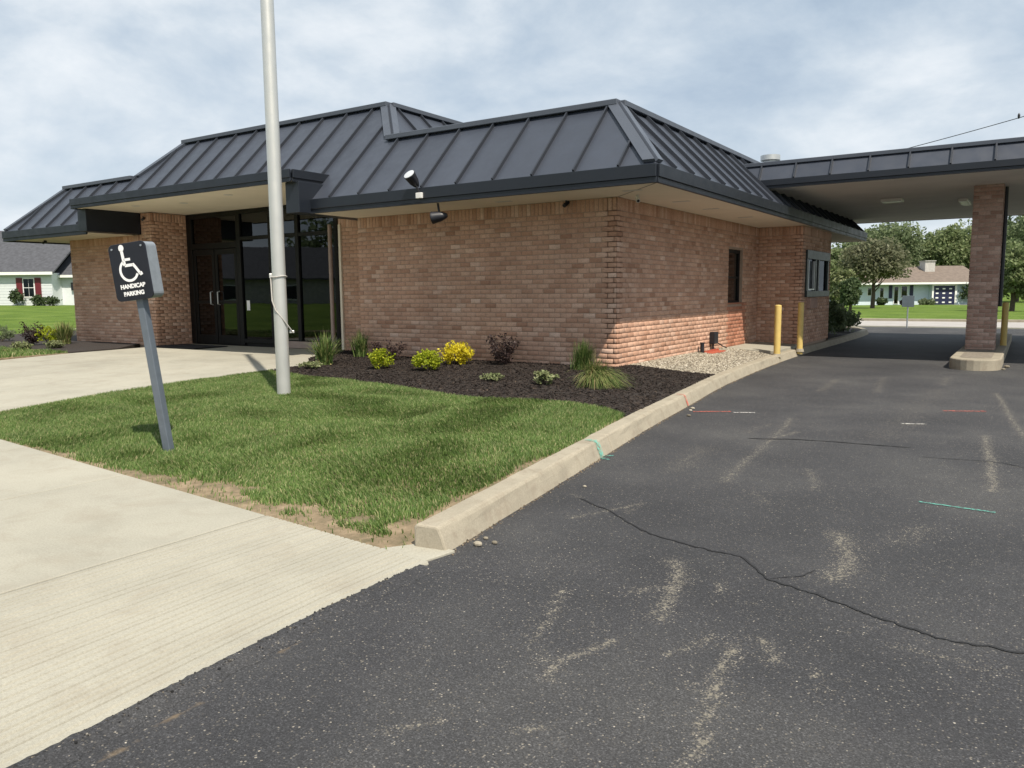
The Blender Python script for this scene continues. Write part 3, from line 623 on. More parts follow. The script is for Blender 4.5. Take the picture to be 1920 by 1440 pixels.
for x0, x1, y0, y1 in ((-5.4,-5.2,.2,.95),(-15.76,-15.56,.2,14.0),(-15.56,0,13.8,14.0),(-.2,0,10.3,13.8),(-.2,1.0,10.1,10.3)): MB().box(x0, x1, y0, y1, -.3, 2.6).build('rear_wall', 'mortar', bank)
# bricks: meshes
def brick_geo(w, h, j=0):
    q = random.Random(j); d0, d1, bv = .004, -.0072, .0028; w2, h2 = w/2, h/2
    J = lambda: q.uniform(-.0012, .0012)
    pr = q.uniform(-.0015, .0015)
    v = [(-w2, d0, -h2), (w2, d0, -h2), (w2, d0, h2), (-w2, d0, h2), (-w2+J(), d1+bv+pr, -h2+J()), (w2+J(), d1+bv+pr, -h2+J()), (w2+J(), d1+bv+pr, h2+J()), (-w2+J(), d1+bv+pr, h2+J()),
         (-w2+bv+J(), d1+pr, -h2+bv+J()), (w2-bv+J(), d1+pr, -h2+bv+J()), (w2-bv+J(), d1+pr, h2-bv+J()), (-w2+bv+J(), d1+pr, h2-bv+J())]
    f = [(0,1,5,4),(1,2,6,5),(2,3,7,6),(3,0,4,7),(4,5,9,8),(5,6,10,9),(6,7,11,10),(7,4,8,11),(8,9,10,11)]
    return np.array(v), np.array(f)
BMESH = {}
def bricks_out(lst, limit, owner, prefix):
    sc = []
    for i, (c_, u, n, w, h, kd, wo_) in enumerate(lst):
        dv = CAM-c_; cosv = dv.normalized().dot(n); sc.append((w*h*max(0, cosv)/dv.length_squared if abs(w-(BL-JT)) < .004 else -1))
    order = sorted(range(len(lst)), key=lambda i: -sc[i]); single = set(i for i in order[:limit] if sc[i] > 0)
    groups = {}
    for i, (c_, u, n, w, h, kd, wo_) in enumerate(lst):
        mname = {'std': 'brick', 'red': 'brick_red', 'dark': 'brick_dark'}[kd]
        rot = Matrix((u, -n, Vector((0,0,1)))).transposed()
        if i in single:
            key = (mname, round(h, 4), i % 8)
            if key not in BMESH:
                vv, ff = brick_geo(BL-JT, h, i % 8); BMESH[key] = fastmesh('brick', vv, ff, mname)
            o = bpy.data.objects.new('brick', BMESH[key]); put(o, wo_, c_); o.rotation_euler = rot.to_euler()
        else:
            vv, ff = brick_geo(w, h, i); R3 = np.array(rot); groups.setdefault(mname, []).append((vv@R3.T+np.array(c_), ff))
    for mname, gl in groups.items():
        Vs = []; Fs = []; n0 = 0
        for vv, ff in gl: Vs.append(vv); Fs.append(ff+n0); n0 += len(vv)
        o = put(bpy.data.objects.new('brickwork', fastmesh('brickwork', np.concatenate(Vs), np.concatenate(Fs), mname)), owner); tag(o, kind='stuff')
bricks_out(ALLB, 300, bank, 'bank'); ALLB.clear()

# roof: slopes as strips with standing seams
def slope(parent, org, udir, vdir, ulo, uhi, fbot, ftop, seams, brk=()):
    """org + u*udir + v*vdir ; v from fbot(u) to ftop(u); panels between seams"""
    org, udir, vdir = Vector(org), Vector(udir), Vector(vdir); nrm = udir.cross(vdir).normalized()
    if nrm.z < 0: nrm = -nrm
    cuts = [ulo]+[s_ for s_ in sorted(seams) if ulo+.02 < s_ < uhi-.02]+[uhi]
    P_ = lambda u_, v_: org+udir*u_+vdir*v_
    for a_, b_ in zip(cuts[:-1], cuts[1:]):
        xs_ = sorted({a_, b_, *[k for k in brk if a_ < k < b_]}); eps = 1e-4
        bot = [(x, fbot(min(max(x, a_+eps), b_-eps))) for x in xs_]; top = [(x, ftop(min(max(x, a_+eps), b_-eps))) for x in xs_]
        mb = MB()
        for i in range(len(xs_)-1):
            q = [P_(*bot[i]), P_(*bot[i+1]), P_(*top[i+1]), P_(*top[i])]
            if (top[i][1]-bot[i][1]) < .002: q = [P_(*bot[i]), P_(*bot[i+1]), P_(*top[i+1])]
            if (top[i+1][1]-bot[i+1][1]) < .002: q = [P_(*bot[i]), P_(*bot[i+1]), P_(*top[i])]
            if (top[i][1]-bot[i][1]) < .002 and (top[i+1][1]-bot[i+1][1]) < .002: continue
            mb.slab(q, -nrm*.012)
        if mb.f: mb.build('roof_panel', 'roof_metal', parent)
    for s_ in cuts[1:-1]:
        lo, hi = fbot(s_), ftop(s_)
        if hi-lo < .06: continue
        a_, b_ = P_(s_, lo), P_(s_, hi-.02); mid = (a_+b_)/2+nrm*.022
        MB().obox(mid, udir.normalized()*.013, (b_-a_)/2, nrm*.030).build('standing_seam', 'seam_shade_metal', parent)
roof = MB().box(-15.7, -.03, .03, 13.9, 3.70, 3.90).build('roof', 'roof_metal', bank)
VL = math.hypot(1, SL); vdF = Vector((0, 1, SL)); T1 = OV; T2 = (Z2-ZF)/SL
CXR, CXL = -5.32, -11.82; dC = T2-T1
CANL, CANR, CANY, CZ0, CZ1 = -12.72, -5.50, -1.50, 3.13, 3.335
tcan = (CZ1-.02-ZF)/SL
def ftop_front(x):
    if x > 0: return OV-x
    if x > CXR+dC: return T1
    if x > CXR: return T1+(CXR+dC-x)
    if x > CXL: return T2
    if x > CXL-dC: return T1+(x-(CXL-dC))
    if x > -15.74: return T1
    return T1-(-15.74-x)
fbot_front = lambda x: tcan if CANL < x < CANR else 0.0
seamsF = [0.559-.69*k for k in range(26)]
slope(roof, (0, -OV, ZF), (1,0,0), vdF, -15.74-OV, OV, fbot_front, ftop_front, seamsF, (0, CXR+dC, CXR, CXL, CXL-dC, -15.74, CANL, CANR))
YB = 14.6
fside = lambda y: (OV+y+0 if y+OV < OV else (OV if y < YB-OV else YB-y)) if True else 0
def ftop_side(y): return max(0, min(OV, y+OV, YB-y))
slope(roof, (OV, 0, ZF), (0,1,0), Vector((-1,0,SL)), -OV, YB, lambda y: 0.0, ftop_side, [-OV+.62+.69*k for k in range(24)], (0, YB-OV))
# raised centre, right-hand and left-hand slopes
vC = Vector((-1,0,SL))
slope(roof, (CXR+dC, 0, Z1), (0,1,0), vC, 0.0, 8.0, lambda y: 0.0, lambda y: min(dC, y), [.35+.69*k for k in range(12)], (dC,))
slope(roof, (CXL-dC, 0, Z1), (0,1,0), Vector((1,0,SL)), 0.0, 8.0, lambda y: 0.0, lambda y: min(dC, y), [.35+.69*k for k in range(12)], (dC,))
slope(roof, (-15.74-OV, 0, ZF), (0,1,0), Vector((1,0,SL)), -OV, YB, lambda y: 0.0, ftop_side, [-OV+.62+.69*k for k in range(24)], (0, YB-OV))
MB().box(CXL+.02, CXR-.02, dC+.03, 8, 4.60, 4.74).build('upper_deck', 'roof_metal', roof)
# caps
def cap(p0, p1, w=.10, h=.085, name='ridge_cap', out=(0,-1,0)):
    p0, p1 = Vector(p0), Vector(p1); d = (p1-p0).normalized(); o_ = Vector(out).normalized()
    o_ = (o_-d*o_.dot(d)).normalized(); up_ = d.cross(o_).normalized(); up_ = up_ if up_.z > 0 else -up_
    MB().obox((p0+p1)/2+up_*h*.28, (p1-p0)/2, o_*w, up_*h*.5).build(name, 'cap_metal', roof, bevel=.008, seg=1)
cap((.03,0,Z1), (CXR+dC-.1,0,Z1)); cap((0,.05,Z1), (0,YB-OV,Z1), out=(1,0,0))
cap((CXR+.03,dC,Z2), (CXL-.03,dC,Z2)); cap((CXR,dC+.05,Z2), (CXR,8,Z2), out=(1,0,0)); cap((CXL-dC,0,Z1), (-15.77,0,Z1)); cap((-15.74,.05,Z1), (-15.74,YB-OV,Z1), out=(-1,0,0))
def hip(p0, p1, n1, n2, w=.17):
    p0, p1 = Vector(p0), Vector(p1)
    for n_, other in ((Vector(n1).normalized(), Vector(n2)), (Vector(n2).normalized(), Vector(n1))):
        s_ = Vector((0,0,1)).cross(n_).normalized()               # level direction within the slope
        if s_.dot(other) > 0: s_ = -s_
        a_ = p0.lerp(p1, .03)+n_*.055; b_ = p1+n_*.055
        MB().slab([a_, b_, b_+s_*w, a_+s_*w], -n_*.05).build('hip_cap', 'cap_metal', roof)
nF = Vector((0,-SL,1)); nR = Vector((SL,0,1)); nL = Vector((-SL,0,1))
hip((OV,-OV,ZF), (0,0,Z1), nF, nR); hip((CXR+dC,0,Z1), (CXR,dC,Z2), nF, nR); hip((CXL-dC,0,Z1), (CXL,dC,Z2), nF, nL); hip((-15.74-OV,-OV,ZF), (-15.74,0,Z1), nF, nL)
# fascia and soffit
def fascia(segs, z0, z1, parent=None):
    for (x0, y0, x1, y1, nx_, ny_) in segs:
        c_ = Vector(((x0+x1)/2, (y0+y1)/2, 0)); d = Vector((x1-x0, y1-y0, 0))/2; n_ = Vector((nx_, ny_, 0)); mb = MB(); h = z1-z0
        mb.obox(c_+n_*.012+Vector((0,0,z0+h*.66)), d, n_*.022, Vector((0,0,h*.34)))
        mb.obox(c_-n_*.004+Vector((0,0,z0+h*.2)), d, n_*.018, Vector((0,0,h*.125)))
        mb.obox(c_+n_*.004+Vector((0,0,z0+h*.04)), d, n_*.02, Vector((0,0,h*.04)))
        mb.build('fascia', 'fascia_metal', parent or roof, bevel=.005, seg=1)
EAR = -5.42
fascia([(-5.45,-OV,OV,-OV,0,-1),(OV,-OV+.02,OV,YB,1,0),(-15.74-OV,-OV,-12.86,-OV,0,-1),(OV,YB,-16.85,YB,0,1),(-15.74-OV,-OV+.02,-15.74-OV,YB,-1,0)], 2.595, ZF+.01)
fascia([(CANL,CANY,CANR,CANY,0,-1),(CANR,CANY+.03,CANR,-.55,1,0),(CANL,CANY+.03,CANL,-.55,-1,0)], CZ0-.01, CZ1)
mb = MB(); mb.box(-5.42,OV-.02,-OV+.02,.15,H,H+.03); mb.box(-.15,OV-.02,.15,YB,H,H+.03); mb.build('soffit', 'soffit', roof)
mb = MB(); mb.box(-15.74-OV+.03,-12.86,-OV+.02,.12,2.63,2.66); mb.box(-16.82,-15.65,.12,YB,2.63,2.66); mb.build('soffit', 'soffit', roof)
MB().box(CANL+.03,CANR-.03,CANY+.02,1.0,CZ0+.01,CZ0+.05).build('entrance_soffit', 'soffit', roof)
MB().box(CANL+.03,CANR-.03,CANY+.04,-.2,CZ1-.06,CZ1-.012).build('entrance_roof', 'roof_metal', roof)
mb = MB(); mb.box(-5.76,-5.42,-1.40,.9,2.60,CZ0+.005); mb.build('canopy_side_panel', 'fascia_metal', roof, bevel=.006)
mb = MB(); mb.box(-12.86,-12.51,-1.30,-.012,2.64,CZ0+.005); mb.build('canopy_side_panel', 'fascia_metal', roof, bevel=.006)
MB().add([(.02,-.02,H-.003),(OV-.03,-OV+.03,H-.003),(OV-.015,-OV+.045,H-.003),(.035,-.005,H-.003)], [(0,1,2,3)]).build('soffit_joint', 'joint', roof)
for (x, y) in ((.55,1.2),(.55,2.6),(.5,-.55),(-1.7,-.55),(.55,4.6)): MB().box(x-.14,x+.14,y-.05,y+.05,H-.006,H-.001).build('soffit_vent', 'soffit_grey', roof)
for (x, y) in ((-11.2,-.9),(-9.9,-.6),(-8.0,-.9)): MB().tube([(x,y,CZ0+.004),(x,y,CZ0+.012)], .09, 14).build('downlight', 'soffit_grey', roof)

# storefront
SY = .95; sf = MB().box(-12.1,-6.9,SY+.02,SY+.10,-.02,.06).build('storefront', 'bronze_frame', bank)
def bar(x0, x1, z0, z1, mat='bronze_frame', name='frame_bar', y0=SY-.03, y1=SY+.07): MB().box(x0,x1,y0,y1,z0,z1).build(name, mat, sf, bevel=.006, seg=1)
def px2x(px): return float(np.interp(px, [345,360,400,450,509,560,620,635], [-12.22,-12.05,-11.2,-10.1,-9.1,-8.2,-7.18,-6.92]))
xj = [-12.10,-11.93]; bar(-12.099,-11.90,.0,3.125); 
xm = -10.22; bar(xm,-10.08,0,3.125); xm2 = -9.10; bar(xm2,xm2+.10,.06,3.125); xm3 = -8.22; bar(xm3,xm3+.11,.06,3.125); bar(-7.02,-6.905,.0,3.125)
bar(-11.90,xm,2.28,2.42); bar(-11.90,xm,3.02,3.125)
for a_, b_ in ((-10.08,xm2),(xm2+.10,xm3),(xm3+.11,-7.02)):
    bar(a_,b_,2.44,2.52); bar(a_,b_,3.04,3.125); bar(a_,b_,.06,.16)
    MB().box(a_,b_,SY+.015,SY+.025,.16,2.44).build('glass_pane', 'tinted_glass', sf); MB().box(a_,b_,SY+.015,SY+.025,2.52,3.04).build('glass_pane', 'tinted_glass', sf)
MB().box(xm2+.1,-7.02,SY-.045,SY-.032,-.01,.14).build('base_panel', 'copper_pipe', sf)
MB().box(-11.90,xm,SY+.015,SY+.025,2.42,3.02).build('glass_pane', 'tinted_glass', sf)
for i, (a_, b_) in enumerate(((-11.88,-11.08),(-11.05,-10.24))):
    dr = MB(); dr.box(a_,a_+.09,SY-.02,SY+.03,.02,2.27); dr.box(b_-.09,b_,SY-.02,SY+.03,.02,2.27); dr.box(a_+.09,b_-.09,SY-.02,SY+.03,2.14,2.27); dr.box(a_+.09,b_-.09,SY-.02,SY+.03,.02,.22); dr.box(a_+.09,b_-.09,SY-.015,SY+.025,.98,1.05)
    d_ = dr.build('door', 'bronze_frame', bank, bevel=.004, seg=1)
    MB().box(a_+.09,b_-.09,SY-.001,SY+.008,.22,.98).build('glass_pane', 'tinted_glass', d_); MB().box(a_+.09,b_-.09,SY-.001,SY+.008,1.05,2.14).build('glass_pane', 'tinted_glass', d_)
    hx = b_-.12 if i == 0 else a_+.12
    hb = MB(); hb.tube([(hx,SY-.02,.95),(hx,SY-.08,.97),(hx,SY-.08,1.25),(hx,SY-.02,1.27)], .014, 8); hb.build('handle', 'silver_edge', d_, smooth=True)
MB().box(-9.98,-9.87,SY+.008,SY+.012,.82,1.05).build('notice', 'sign_white', sf)
# interior
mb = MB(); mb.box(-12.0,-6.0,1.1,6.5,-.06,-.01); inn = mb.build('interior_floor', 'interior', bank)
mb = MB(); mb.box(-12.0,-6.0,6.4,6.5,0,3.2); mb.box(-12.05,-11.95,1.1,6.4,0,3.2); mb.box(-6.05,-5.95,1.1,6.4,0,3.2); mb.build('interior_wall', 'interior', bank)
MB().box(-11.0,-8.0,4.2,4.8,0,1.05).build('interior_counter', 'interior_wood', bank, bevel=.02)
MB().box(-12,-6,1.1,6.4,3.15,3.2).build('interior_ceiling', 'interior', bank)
# side window (dark slot) and drive-up window
y0, y1, z0, z1 = WIN
mb = MB(); mb.box(-.12,-.06,y0,y0+.07,z0,z1); mb.box(-.12,-.06,y1-.07,y1,z0,z1); mb.box(-.12,-.06,y0+.07,y1-.07,z0,z0+.07); mb.box(-.12,-.06,y0+.07,y1-.07,z1-.07,z1); mb.box(-.115,-.065,y0+.07,y1-.07,z0+.55,z0+.59)
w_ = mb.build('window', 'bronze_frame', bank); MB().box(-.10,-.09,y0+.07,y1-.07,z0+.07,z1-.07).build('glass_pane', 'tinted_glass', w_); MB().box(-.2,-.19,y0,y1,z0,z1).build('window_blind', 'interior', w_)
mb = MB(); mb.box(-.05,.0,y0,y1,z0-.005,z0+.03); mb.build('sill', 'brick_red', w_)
y0, y1, z0, z1 = 7.41+BW[0], 7.41+BW[1], BW[2], BW[3]
mb = MB(); mb.box(.94,1.05,y0,y1,z1-.10,z1+.10); mb.box(.94,1.06,y0,y1,z0-.04,z0+.10)
for k in (0, .38, .5, .96): yy = lerp(y0, y1-.1, k); mb.box(.95,1.045,yy,yy+.10,z0+.10,z1-.10)
w_ = mb.build('drive_up_window', 'grey_green_frame', bank, bevel=.006)
for a_, b_ in ((0, .38), (.38, .5), (.5, .96)):
    ya, yb = lerp(y0, y1-.1, a_)+.10, lerp(y0, y1-.1, b_); MB().box(.985,.995,ya,yb,z0+.1,z1-.1).build('glass_pane', 'green_glass', w_)
mb = MB(); mb.box(1.0,1.052,y0+.13,y0+.16,z0+.12,z1-.14); mb.box(1.0,1.052,y0+.72,y0+.75,z0+.12,z1-.14); mb.box(1.0,1.052,y0+.16,y0+.72,z0+.12,z0+.15); mb.build('sash_trim', 'silver_edge', w_)
MB().box(1.0,1.10,y0+.2,y0+.9,z0-.30,z0-.06).build('deal_drawer', 'brick_dark', w_, bevel=.01)
MB().box(.2,.9,7.9,9.9,-.05,2.5).build('teller_room', 'interior', bank)
# downspout
mb = MB(); mb.tube([(-7.0,.80,2.62),(-7.0,.80,.10),(-6.97,.78,.03),(-6.78,.62,-.02)], .042, 10); mb.build('downspout', 'copper_pipe', bank, smooth=True)
MB().box(-6.86,-6.80,.90,.948,0,2.62).build('jamb_trim', 'soffit', bank)

# ------------------------------------------------------------------ drive-through canopy
dt = thing('drive_through_canopy', 'flat drive-through canopy with dark metal fascia carried on a brick pillar', 'canopy', (4.5, 7.5, ZA))
KY, KB, KZ0, KZM, KZ1, KX1 = 5.30, 15.6, 3.20, 3.365, 3.70, 10.5
run = .22
MB().box(.25,KX1-.05,KY+.05,KB-.03,KZ0+.01,KZ0+.06).build('soffit', 'soffit_grey', dt)
MB().box(.25,KX1-.2,KY+run,KB-.2,KZ1-.08,KZ1-.03).build('roof_deck', 'roof_metal', dt)
croof = MB().box(.3,KX1-.3,KY+run+.3,KY+run+.6,KZM,KZ1-.1).build('parapet', 'roof_metal', dt)
vK = Vector((0, run, KZ1-KZM)); 
slope(croof, (0, KY, KZM), (1,0,0), vK, .30, KX1, lambda x: 0.0, lambda x: 1.0, [.675-.08+.678*k for k in range(15)])
slope(croof, (0, KB, KZM), (1,0,0), Vector((0,-run,KZ1-KZM)), .30, KX1, lambda x: 0.0, lambda x: 1.0, [.6+.678*k for k in range(15)])
slope(croof, (KX1, 0, KZM), (0,1,0), Vector((-run,0,KZ1-KZM)), KY, KB, lambda x: 0.0, lambda x: 1.0, [KY+.4+.678*k for k in range(15)])
MB().box(.1,KX1-run+.05,KY+run-.05,KY+run+.1,KZ1-.015,KZ1+.06).build('ridge_cap', 'cap_metal', dt, bevel=.008)
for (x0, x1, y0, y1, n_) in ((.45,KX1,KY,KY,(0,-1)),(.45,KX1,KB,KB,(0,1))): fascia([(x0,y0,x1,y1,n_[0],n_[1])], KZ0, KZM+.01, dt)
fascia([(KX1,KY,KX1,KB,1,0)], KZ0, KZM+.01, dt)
PX0, PX1, PY0, PY1 = 4.25, 4.755, 7.40, 7.90
pil = MB().box(PX0,PX1,PY0,PY1,-.12,KZ0+.01).build('pillar', 'mortar_dark', dt)
def pillar_face(A, B, n_):
    A = Vector((*A,0)); B = Vector((*B,0)); u = (B-A).normalized(); Ln = (B-A).length; n = Vector((*n_,0)); z = -.10; row = 0
    while z < KZ0-.04:
        z1_ = min(z+CH, KZ0); bl = Ln/2.5; x = -(bl/2 if row % 2 else 0)
        while x < Ln-.01:
            a_, b_ = max(x+JT/2, .001), min(x+bl-JT/2, Ln-.001)
            if b_-a_ > .03: ALLB.append((A+u*(a_+b_)/2+Vector((0,0,(z+z1_)/2)), u, n, b_-a_, z1_-z-JT, 'dark', pil))
            x += bl
        z += CH; row += 1
pillar_face((PX0,PY0),(PX1,PY0),(0,-1)); pillar_face((PX1,PY0),(PX1,PY1),(1,0)); pillar_face((PX0,PY1),(PX0,PY0),(-1,0)); pillar_face((PX1,PY1),(PX0,PY1),(0,1))
for i, (c_, u, n, w, h, kd, wo_) in enumerate(ALLB):
    key = ('pb', round(w, 3), round(h, 3), i % 3)
    if key not in BMESH:
        vv, ff = brick_geo(w, h, i); BMESH[key] = fastmesh('brick', vv, ff, 'brick_dark')
    o = bpy.data.objects.new('brick', BMESH[key]); put(o, wo_, c_); o.rotation_euler = Matrix((u, -n, Vector((0,0,1)))).transposed().to_euler()
ALLB.clear()
MB().tube([(PX1+.03,PY1+.10,.8),(PX1+.03,PY1+.10,2.6),(PX1+.02,PY1+.10,KZ0)], .045, 10).build('downspout', 'black_paint', dt, smooth=True)
def clight(x, y, sx, sy): 
    f_ = MB().box(x-sx,x+sx,y-sy,y+sy,KZ0-.05,KZ0+.008).build('light_fixture', 'white_plastic', dt, bevel=.01); MB().box(x-sx+.03,x+sx-.03,y-sy+.03,y+sy-.03,KZ0-.058,KZ0-.051).build('lens', 'lamp_lens', f_)
clight(2.55, 9.0, .22, .22); clight(3.9, 10.4, .10, .6); clight(6.8, 9.0, .22, .22)
# pillar island
isl = []
for k in range(13): a_ = math.pi+math.pi*k/12; isl.append((4.50+.46*math.cos(a_), 4.75+.48*math.sin(a_)))
isl += [(4.96, 9.0), (4.96, 14.0)] + [(4.50+.46*math.cos(math.pi*k/8), 14.0+.46*math.sin(math.pi*k/8)) for k in range(1, 8)] + [(4.04, 14.0), (4.04, 9.0)]
isl = [(4.545+(x-4.5)*.87, y+(.45 if y < 8 else 0)) for x, y in isl]
cxi = 4.52
mb = MB(); mb.slab([(x, y, ZA+.195) for x, y in isl], (0,0,-.28)); isle = struct(mb.build('kerb_island', 'concrete_kerb', None, bevel=.025, seg=3))
MB().slab([(4.545+(x-4.545)*.62, (y if 8 < y < 13 else 5.35+(y-5.35)*.5 if y < 8 else y-.5), ZA+.199) for x, y in isl], (0,0,-.02)).build('island_infill', 'gravel_base', isle)
# ------------------------------------------------------------------ bollards
def bollard(x, y, z, h, r, label):
    t_ = thing('bollard', label, 'bollard', (x, y, z), 'yellow bollards by the drive-through lane')
    MB().tube([(x,y,z-.1),(x,y,z+h-.02),(x,y,z+h)], r, 16).build('post', 'yellow_paint', t_, smooth=True)
    mb = MB(); mb.sphere((x,y,z+h-.002), r*.99, r*.99, r*.28, 16, 8); mb.build('cap', 'yellow_paint', t_, smooth=True)
    MB().tube([(x,y,z-.05),(x,y,z+.015)], [r+.03, r+.012], 14).build('base_collar', 'concrete_kerb', t_)
bollard(1.14, 4.95, -.10, .97, .065, 'yellow steel bollard on the kerb nearest the sunlit gravel')
bollard(1.20, 6.55, -.10, 1.0, .062, 'yellow steel bollard in the shade below the drive-up window')
bollard(4.87, 8.95, -.09, .95, .062, 'yellow steel bollard behind the brick pillar on the island')

# ------------------------------------------------------------------ flagpole
fx, fy, fz = -2.66, -4.24, -.11
fp = thing('flagpole', 'tall brushed aluminium flagpole rising from the lawn', 'flagpole', (fx, fy, fz))
MB().tube([(fx,fy,fz-.1),(fx,fy,fz+3),(fx,fy,fz+6.5),(fx,fy,fz+9)], [.086,.083,.076,.05], 28).build('pole', 'brushed_aluminium', fp, smooth=True)
mb = MB(); mb.sphere((fx,fy,fz+9.1), .1, .1, .1, 16, 10); mb.build('finial', 'brushed_aluminium', fp, smooth=True)
toC = (CAM-Vector((fx,fy,1.2))); toC.z = 0; toC.normalize(); side = Vector((-toC.y, toC.x, 0))
ring = [Vector((fx,fy,1.40))+(toC*math.cos(a_)+side*math.sin(a_))*.094+Vector((0,0,.008*math.sin(2*a_))) for a_ in np.linspace(0, 2*math.pi, 25)]
rp = MB(); rp.tube(ring, .0085, 7); 
rp.tube([Vector((fx,fy,1.40))-side*.10, Vector((fx,fy,1.36))-side*.10+toC*.02, Vector((fx,fy,1.1))-side*.095+toC*.03, Vector((fx,fy,.98))-side*.06+toC*.08, Vector((fx,fy,.82))+side*.06+toC*.085, Vector((fx,fy,.72))+side*.125+toC*.02, Vector((fx,fy,.69))+side*.14+toC*.01], .0085, 7)
rp.build('halyard_rope', 'rope', fp, smooth=True)
cl_ = MB(); cl_.obox(Vector((fx,fy,1.41))-side*.10, side*.018, toC*.018, Vector((0,0,.03))); cl_.obox(Vector((fx,fy,.70))+side*.13, side*.03, toC*.014, Vector((0,0,.018))); cl_.build('cleat', 'brushed_aluminium', fp, bevel=.006)

# ------------------------------------------------------------------ accessible parking sign
sx, sy, sz = -1.05, -6.92, -.18
sg = thing('parking_sign', 'leaning black accessible parking sign on a grey square post in the lawn', 'sign', (sx, sy, sz))
lean = Vector((-r2.x, -r2.y, 0)).normalized()*math.tan(R(6.6)); ax_up = (Vector((0,0,1))+lean).normalized()
nS = Vector((.32,-.947,0)).normalized(); wS = Vector((0,0,1)).cross(nS).normalized()      # wS points to the face's right (seen from the front)
nS2 = (nS-ax_up*nS.dot(ax_up)).normalized(); wS = ax_up.cross(nS2).normalized()
base = Vector((sx, sy, sz)); PH = 1.36
ps = MB(); ps.obox(base+ax_up*(PH/2-.08), wS*.035, nS2*.035, ax_up*(PH/2+.08)); ps.build('post', 'post_grey', sg, bevel=.006)
cabw, cabh, cabd = .19, .245, .066
cc = base+ax_up*(PH+cabh-.03)
def rrect(w, h, r, n=5):
    out = []
    for (qx, qy, a0_) in ((w-r, h-r, 0), (-w+r, h-r, 90), (-w+r, -h+r, 180), (w-r, -h+r, 270)):
        for k in range(n+1): a_ = R(a0_+90*k/n); out.append((qx+r*math.cos(a_), qy+r*math.sin(a_)))
    return out
def onface(pts, off): return [cc+wS*x+ax_up*y+nS2*off for x, y in pts]
mb = MB(); mb.slab(onface(rrect(cabw-.004, cabh-.004, .045), cabd), -nS2*cabd*2); mb.build('cabinet', 'galvanised', sg, bevel=.004)
mb = MB(); mb.slab(onface(rrect(cabw, cabh, .045), cabd+.012), -nS2*.012); face = mb.build('sign_face', 'sign_black', sg, bevel=.003)
fo = cabd+.0145
def flat(pts, name='symbol'):
    mb = MB(); mb.slab(onface(pts, fo), -nS2*.002); return mb
def stroke(path, w):
    mb = MB(); L_, R_ = [], []
    for i, p_ in enumerate(path):
        a_ = Vector((*path[max(i-1,0)],0)); b_ = Vector((*path[min(i+1,len(path)-1)],0)); d = (b_-a_).normalized(); n_ = Vector((-d.y, d.x, 0))
        L_.append((p_[0]+n_.x*w, p_[1]+n_.y*w)); R_.append((p_[0]-n_.x*w, p_[1]-n_.y*w))
    mb.slab(onface(L_+R_[::-1], fo), -nS2*.002) if len(path) == 2 else [mb.slab(onface([L_[i], L_[i+1], R_[i+1], R_[i]], fo), -nS2*.002) for i in range(len(path)-1)]
    return mb
sym = MB()
def join(o): sym.add(o.v, o.f)
join(flat([(-.055+.026*math.cos(a_), .205+.030*math.sin(a_)) for a_ in np.linspace(0, 2*math.pi, 20, endpoint=False)]))
join(stroke([(-.055,.185),(-.050,.10),(-.046,.055)], .014)); join(stroke([(-.046,.055),(.04,.055)], .012)); join(stroke([(-.048,.105),(.018,.105)], .011))
join(stroke([(.036,.062),(.060,.03),(.098,-.03)], .012)); join(stroke([(.092,-.032),(.118,-.022)], .014))
arc = [(-.012+.088*math.cos(a_), .012+.088*math.sin(a_)) for a_ in np.linspace(R(118), R(335), 26)]
join(stroke(arc, .011))
sym.build('wheelchair_symbol', 'sign_white', face)
def text(body, size, ypos):
    cu = bpy.data.curves.new('lettering', 'FONT'); cu.body = body; cu.size = size; cu.align_x = 'CENTER'; cu.extrude = .001; cu.offset = .0022
    tmp = bpy.data.objects.new('tmp', cu); COL.objects.link(tmp); bpy.context.view_layer.update()
    me = bpy.data.meshes.new_from_object(tmp.evaluated_get(bpy.context.evaluated_depsgraph_get())); bpy.data.objects.remove(tmp, do_unlink=True)
    for v in me.vertices: q = cc+wS*v.co.x+ax_up*(v.co.y+ypos)+nS2*(fo+v.co.z); v.co = q
    me.materials.clear(); me.materials.append(MATS['sign_white']); me.name = 'lettering'
    o = bpy.data.objects.new('lettering', me); put(o, face); o['label'] = 'white capital letters reading '+body
text('HANDICAP', .050, -.140); text('PARKING', .050, -.203)
for bx, by in ((-.15,.205),(.15,.205)): mb = MB(); mb.tube([cc+wS*bx+ax_up*by+nS2*(fo-.003), cc+wS*bx+ax_up*by+nS2*(fo+.004)], .009, 8); mb.build('bolt', 'galvanised', face)

# ------------------------------------------------------------------ floodlights, cameras, wall fittings
def floodlight(p, aim, label, lens, mount, k=1.0):
    p = Vector(p); aim = Vector(aim).normalized(); t_ = thing('floodlight', label, 'floodlight', tuple(p))
    MB().tube([p-aim*.15*k, p-aim*.12*k, p-aim*.05*k, p+aim*.07*k, p+aim*.09*k, p+aim*.10*k], [.03*k,.05*k,.078*k,.094*k,.10*k,.10*k], 20).build('housing', 'black_paint', t_, smooth=True)
    MB().tube([p+aim*.098*k, p+aim*.108*k, p+aim*.114*k], [.09*k,.09*k,.06*k], 20).build('lens', lens, t_, smooth=True)
    MB().tube([p-aim*.03*k, (p-aim*.03*k+Vector(mount))/2, mount], .018, 8).build('bracket', 'black_paint', t_)
    return t_
q = floodlight((-2.97,-1.24,2.97), (-.05,-.80,.75), 'floodlight with bright round lens tilted up above the front eave', 'lamp_lens', (-2.90,-1.13,2.74))
MB().obox((-2.90,-1.165,2.72), (.06,0,0), (0,.025,0), (0,0,.045)).build('junction_box', 'white_plastic', q, bevel=.008)
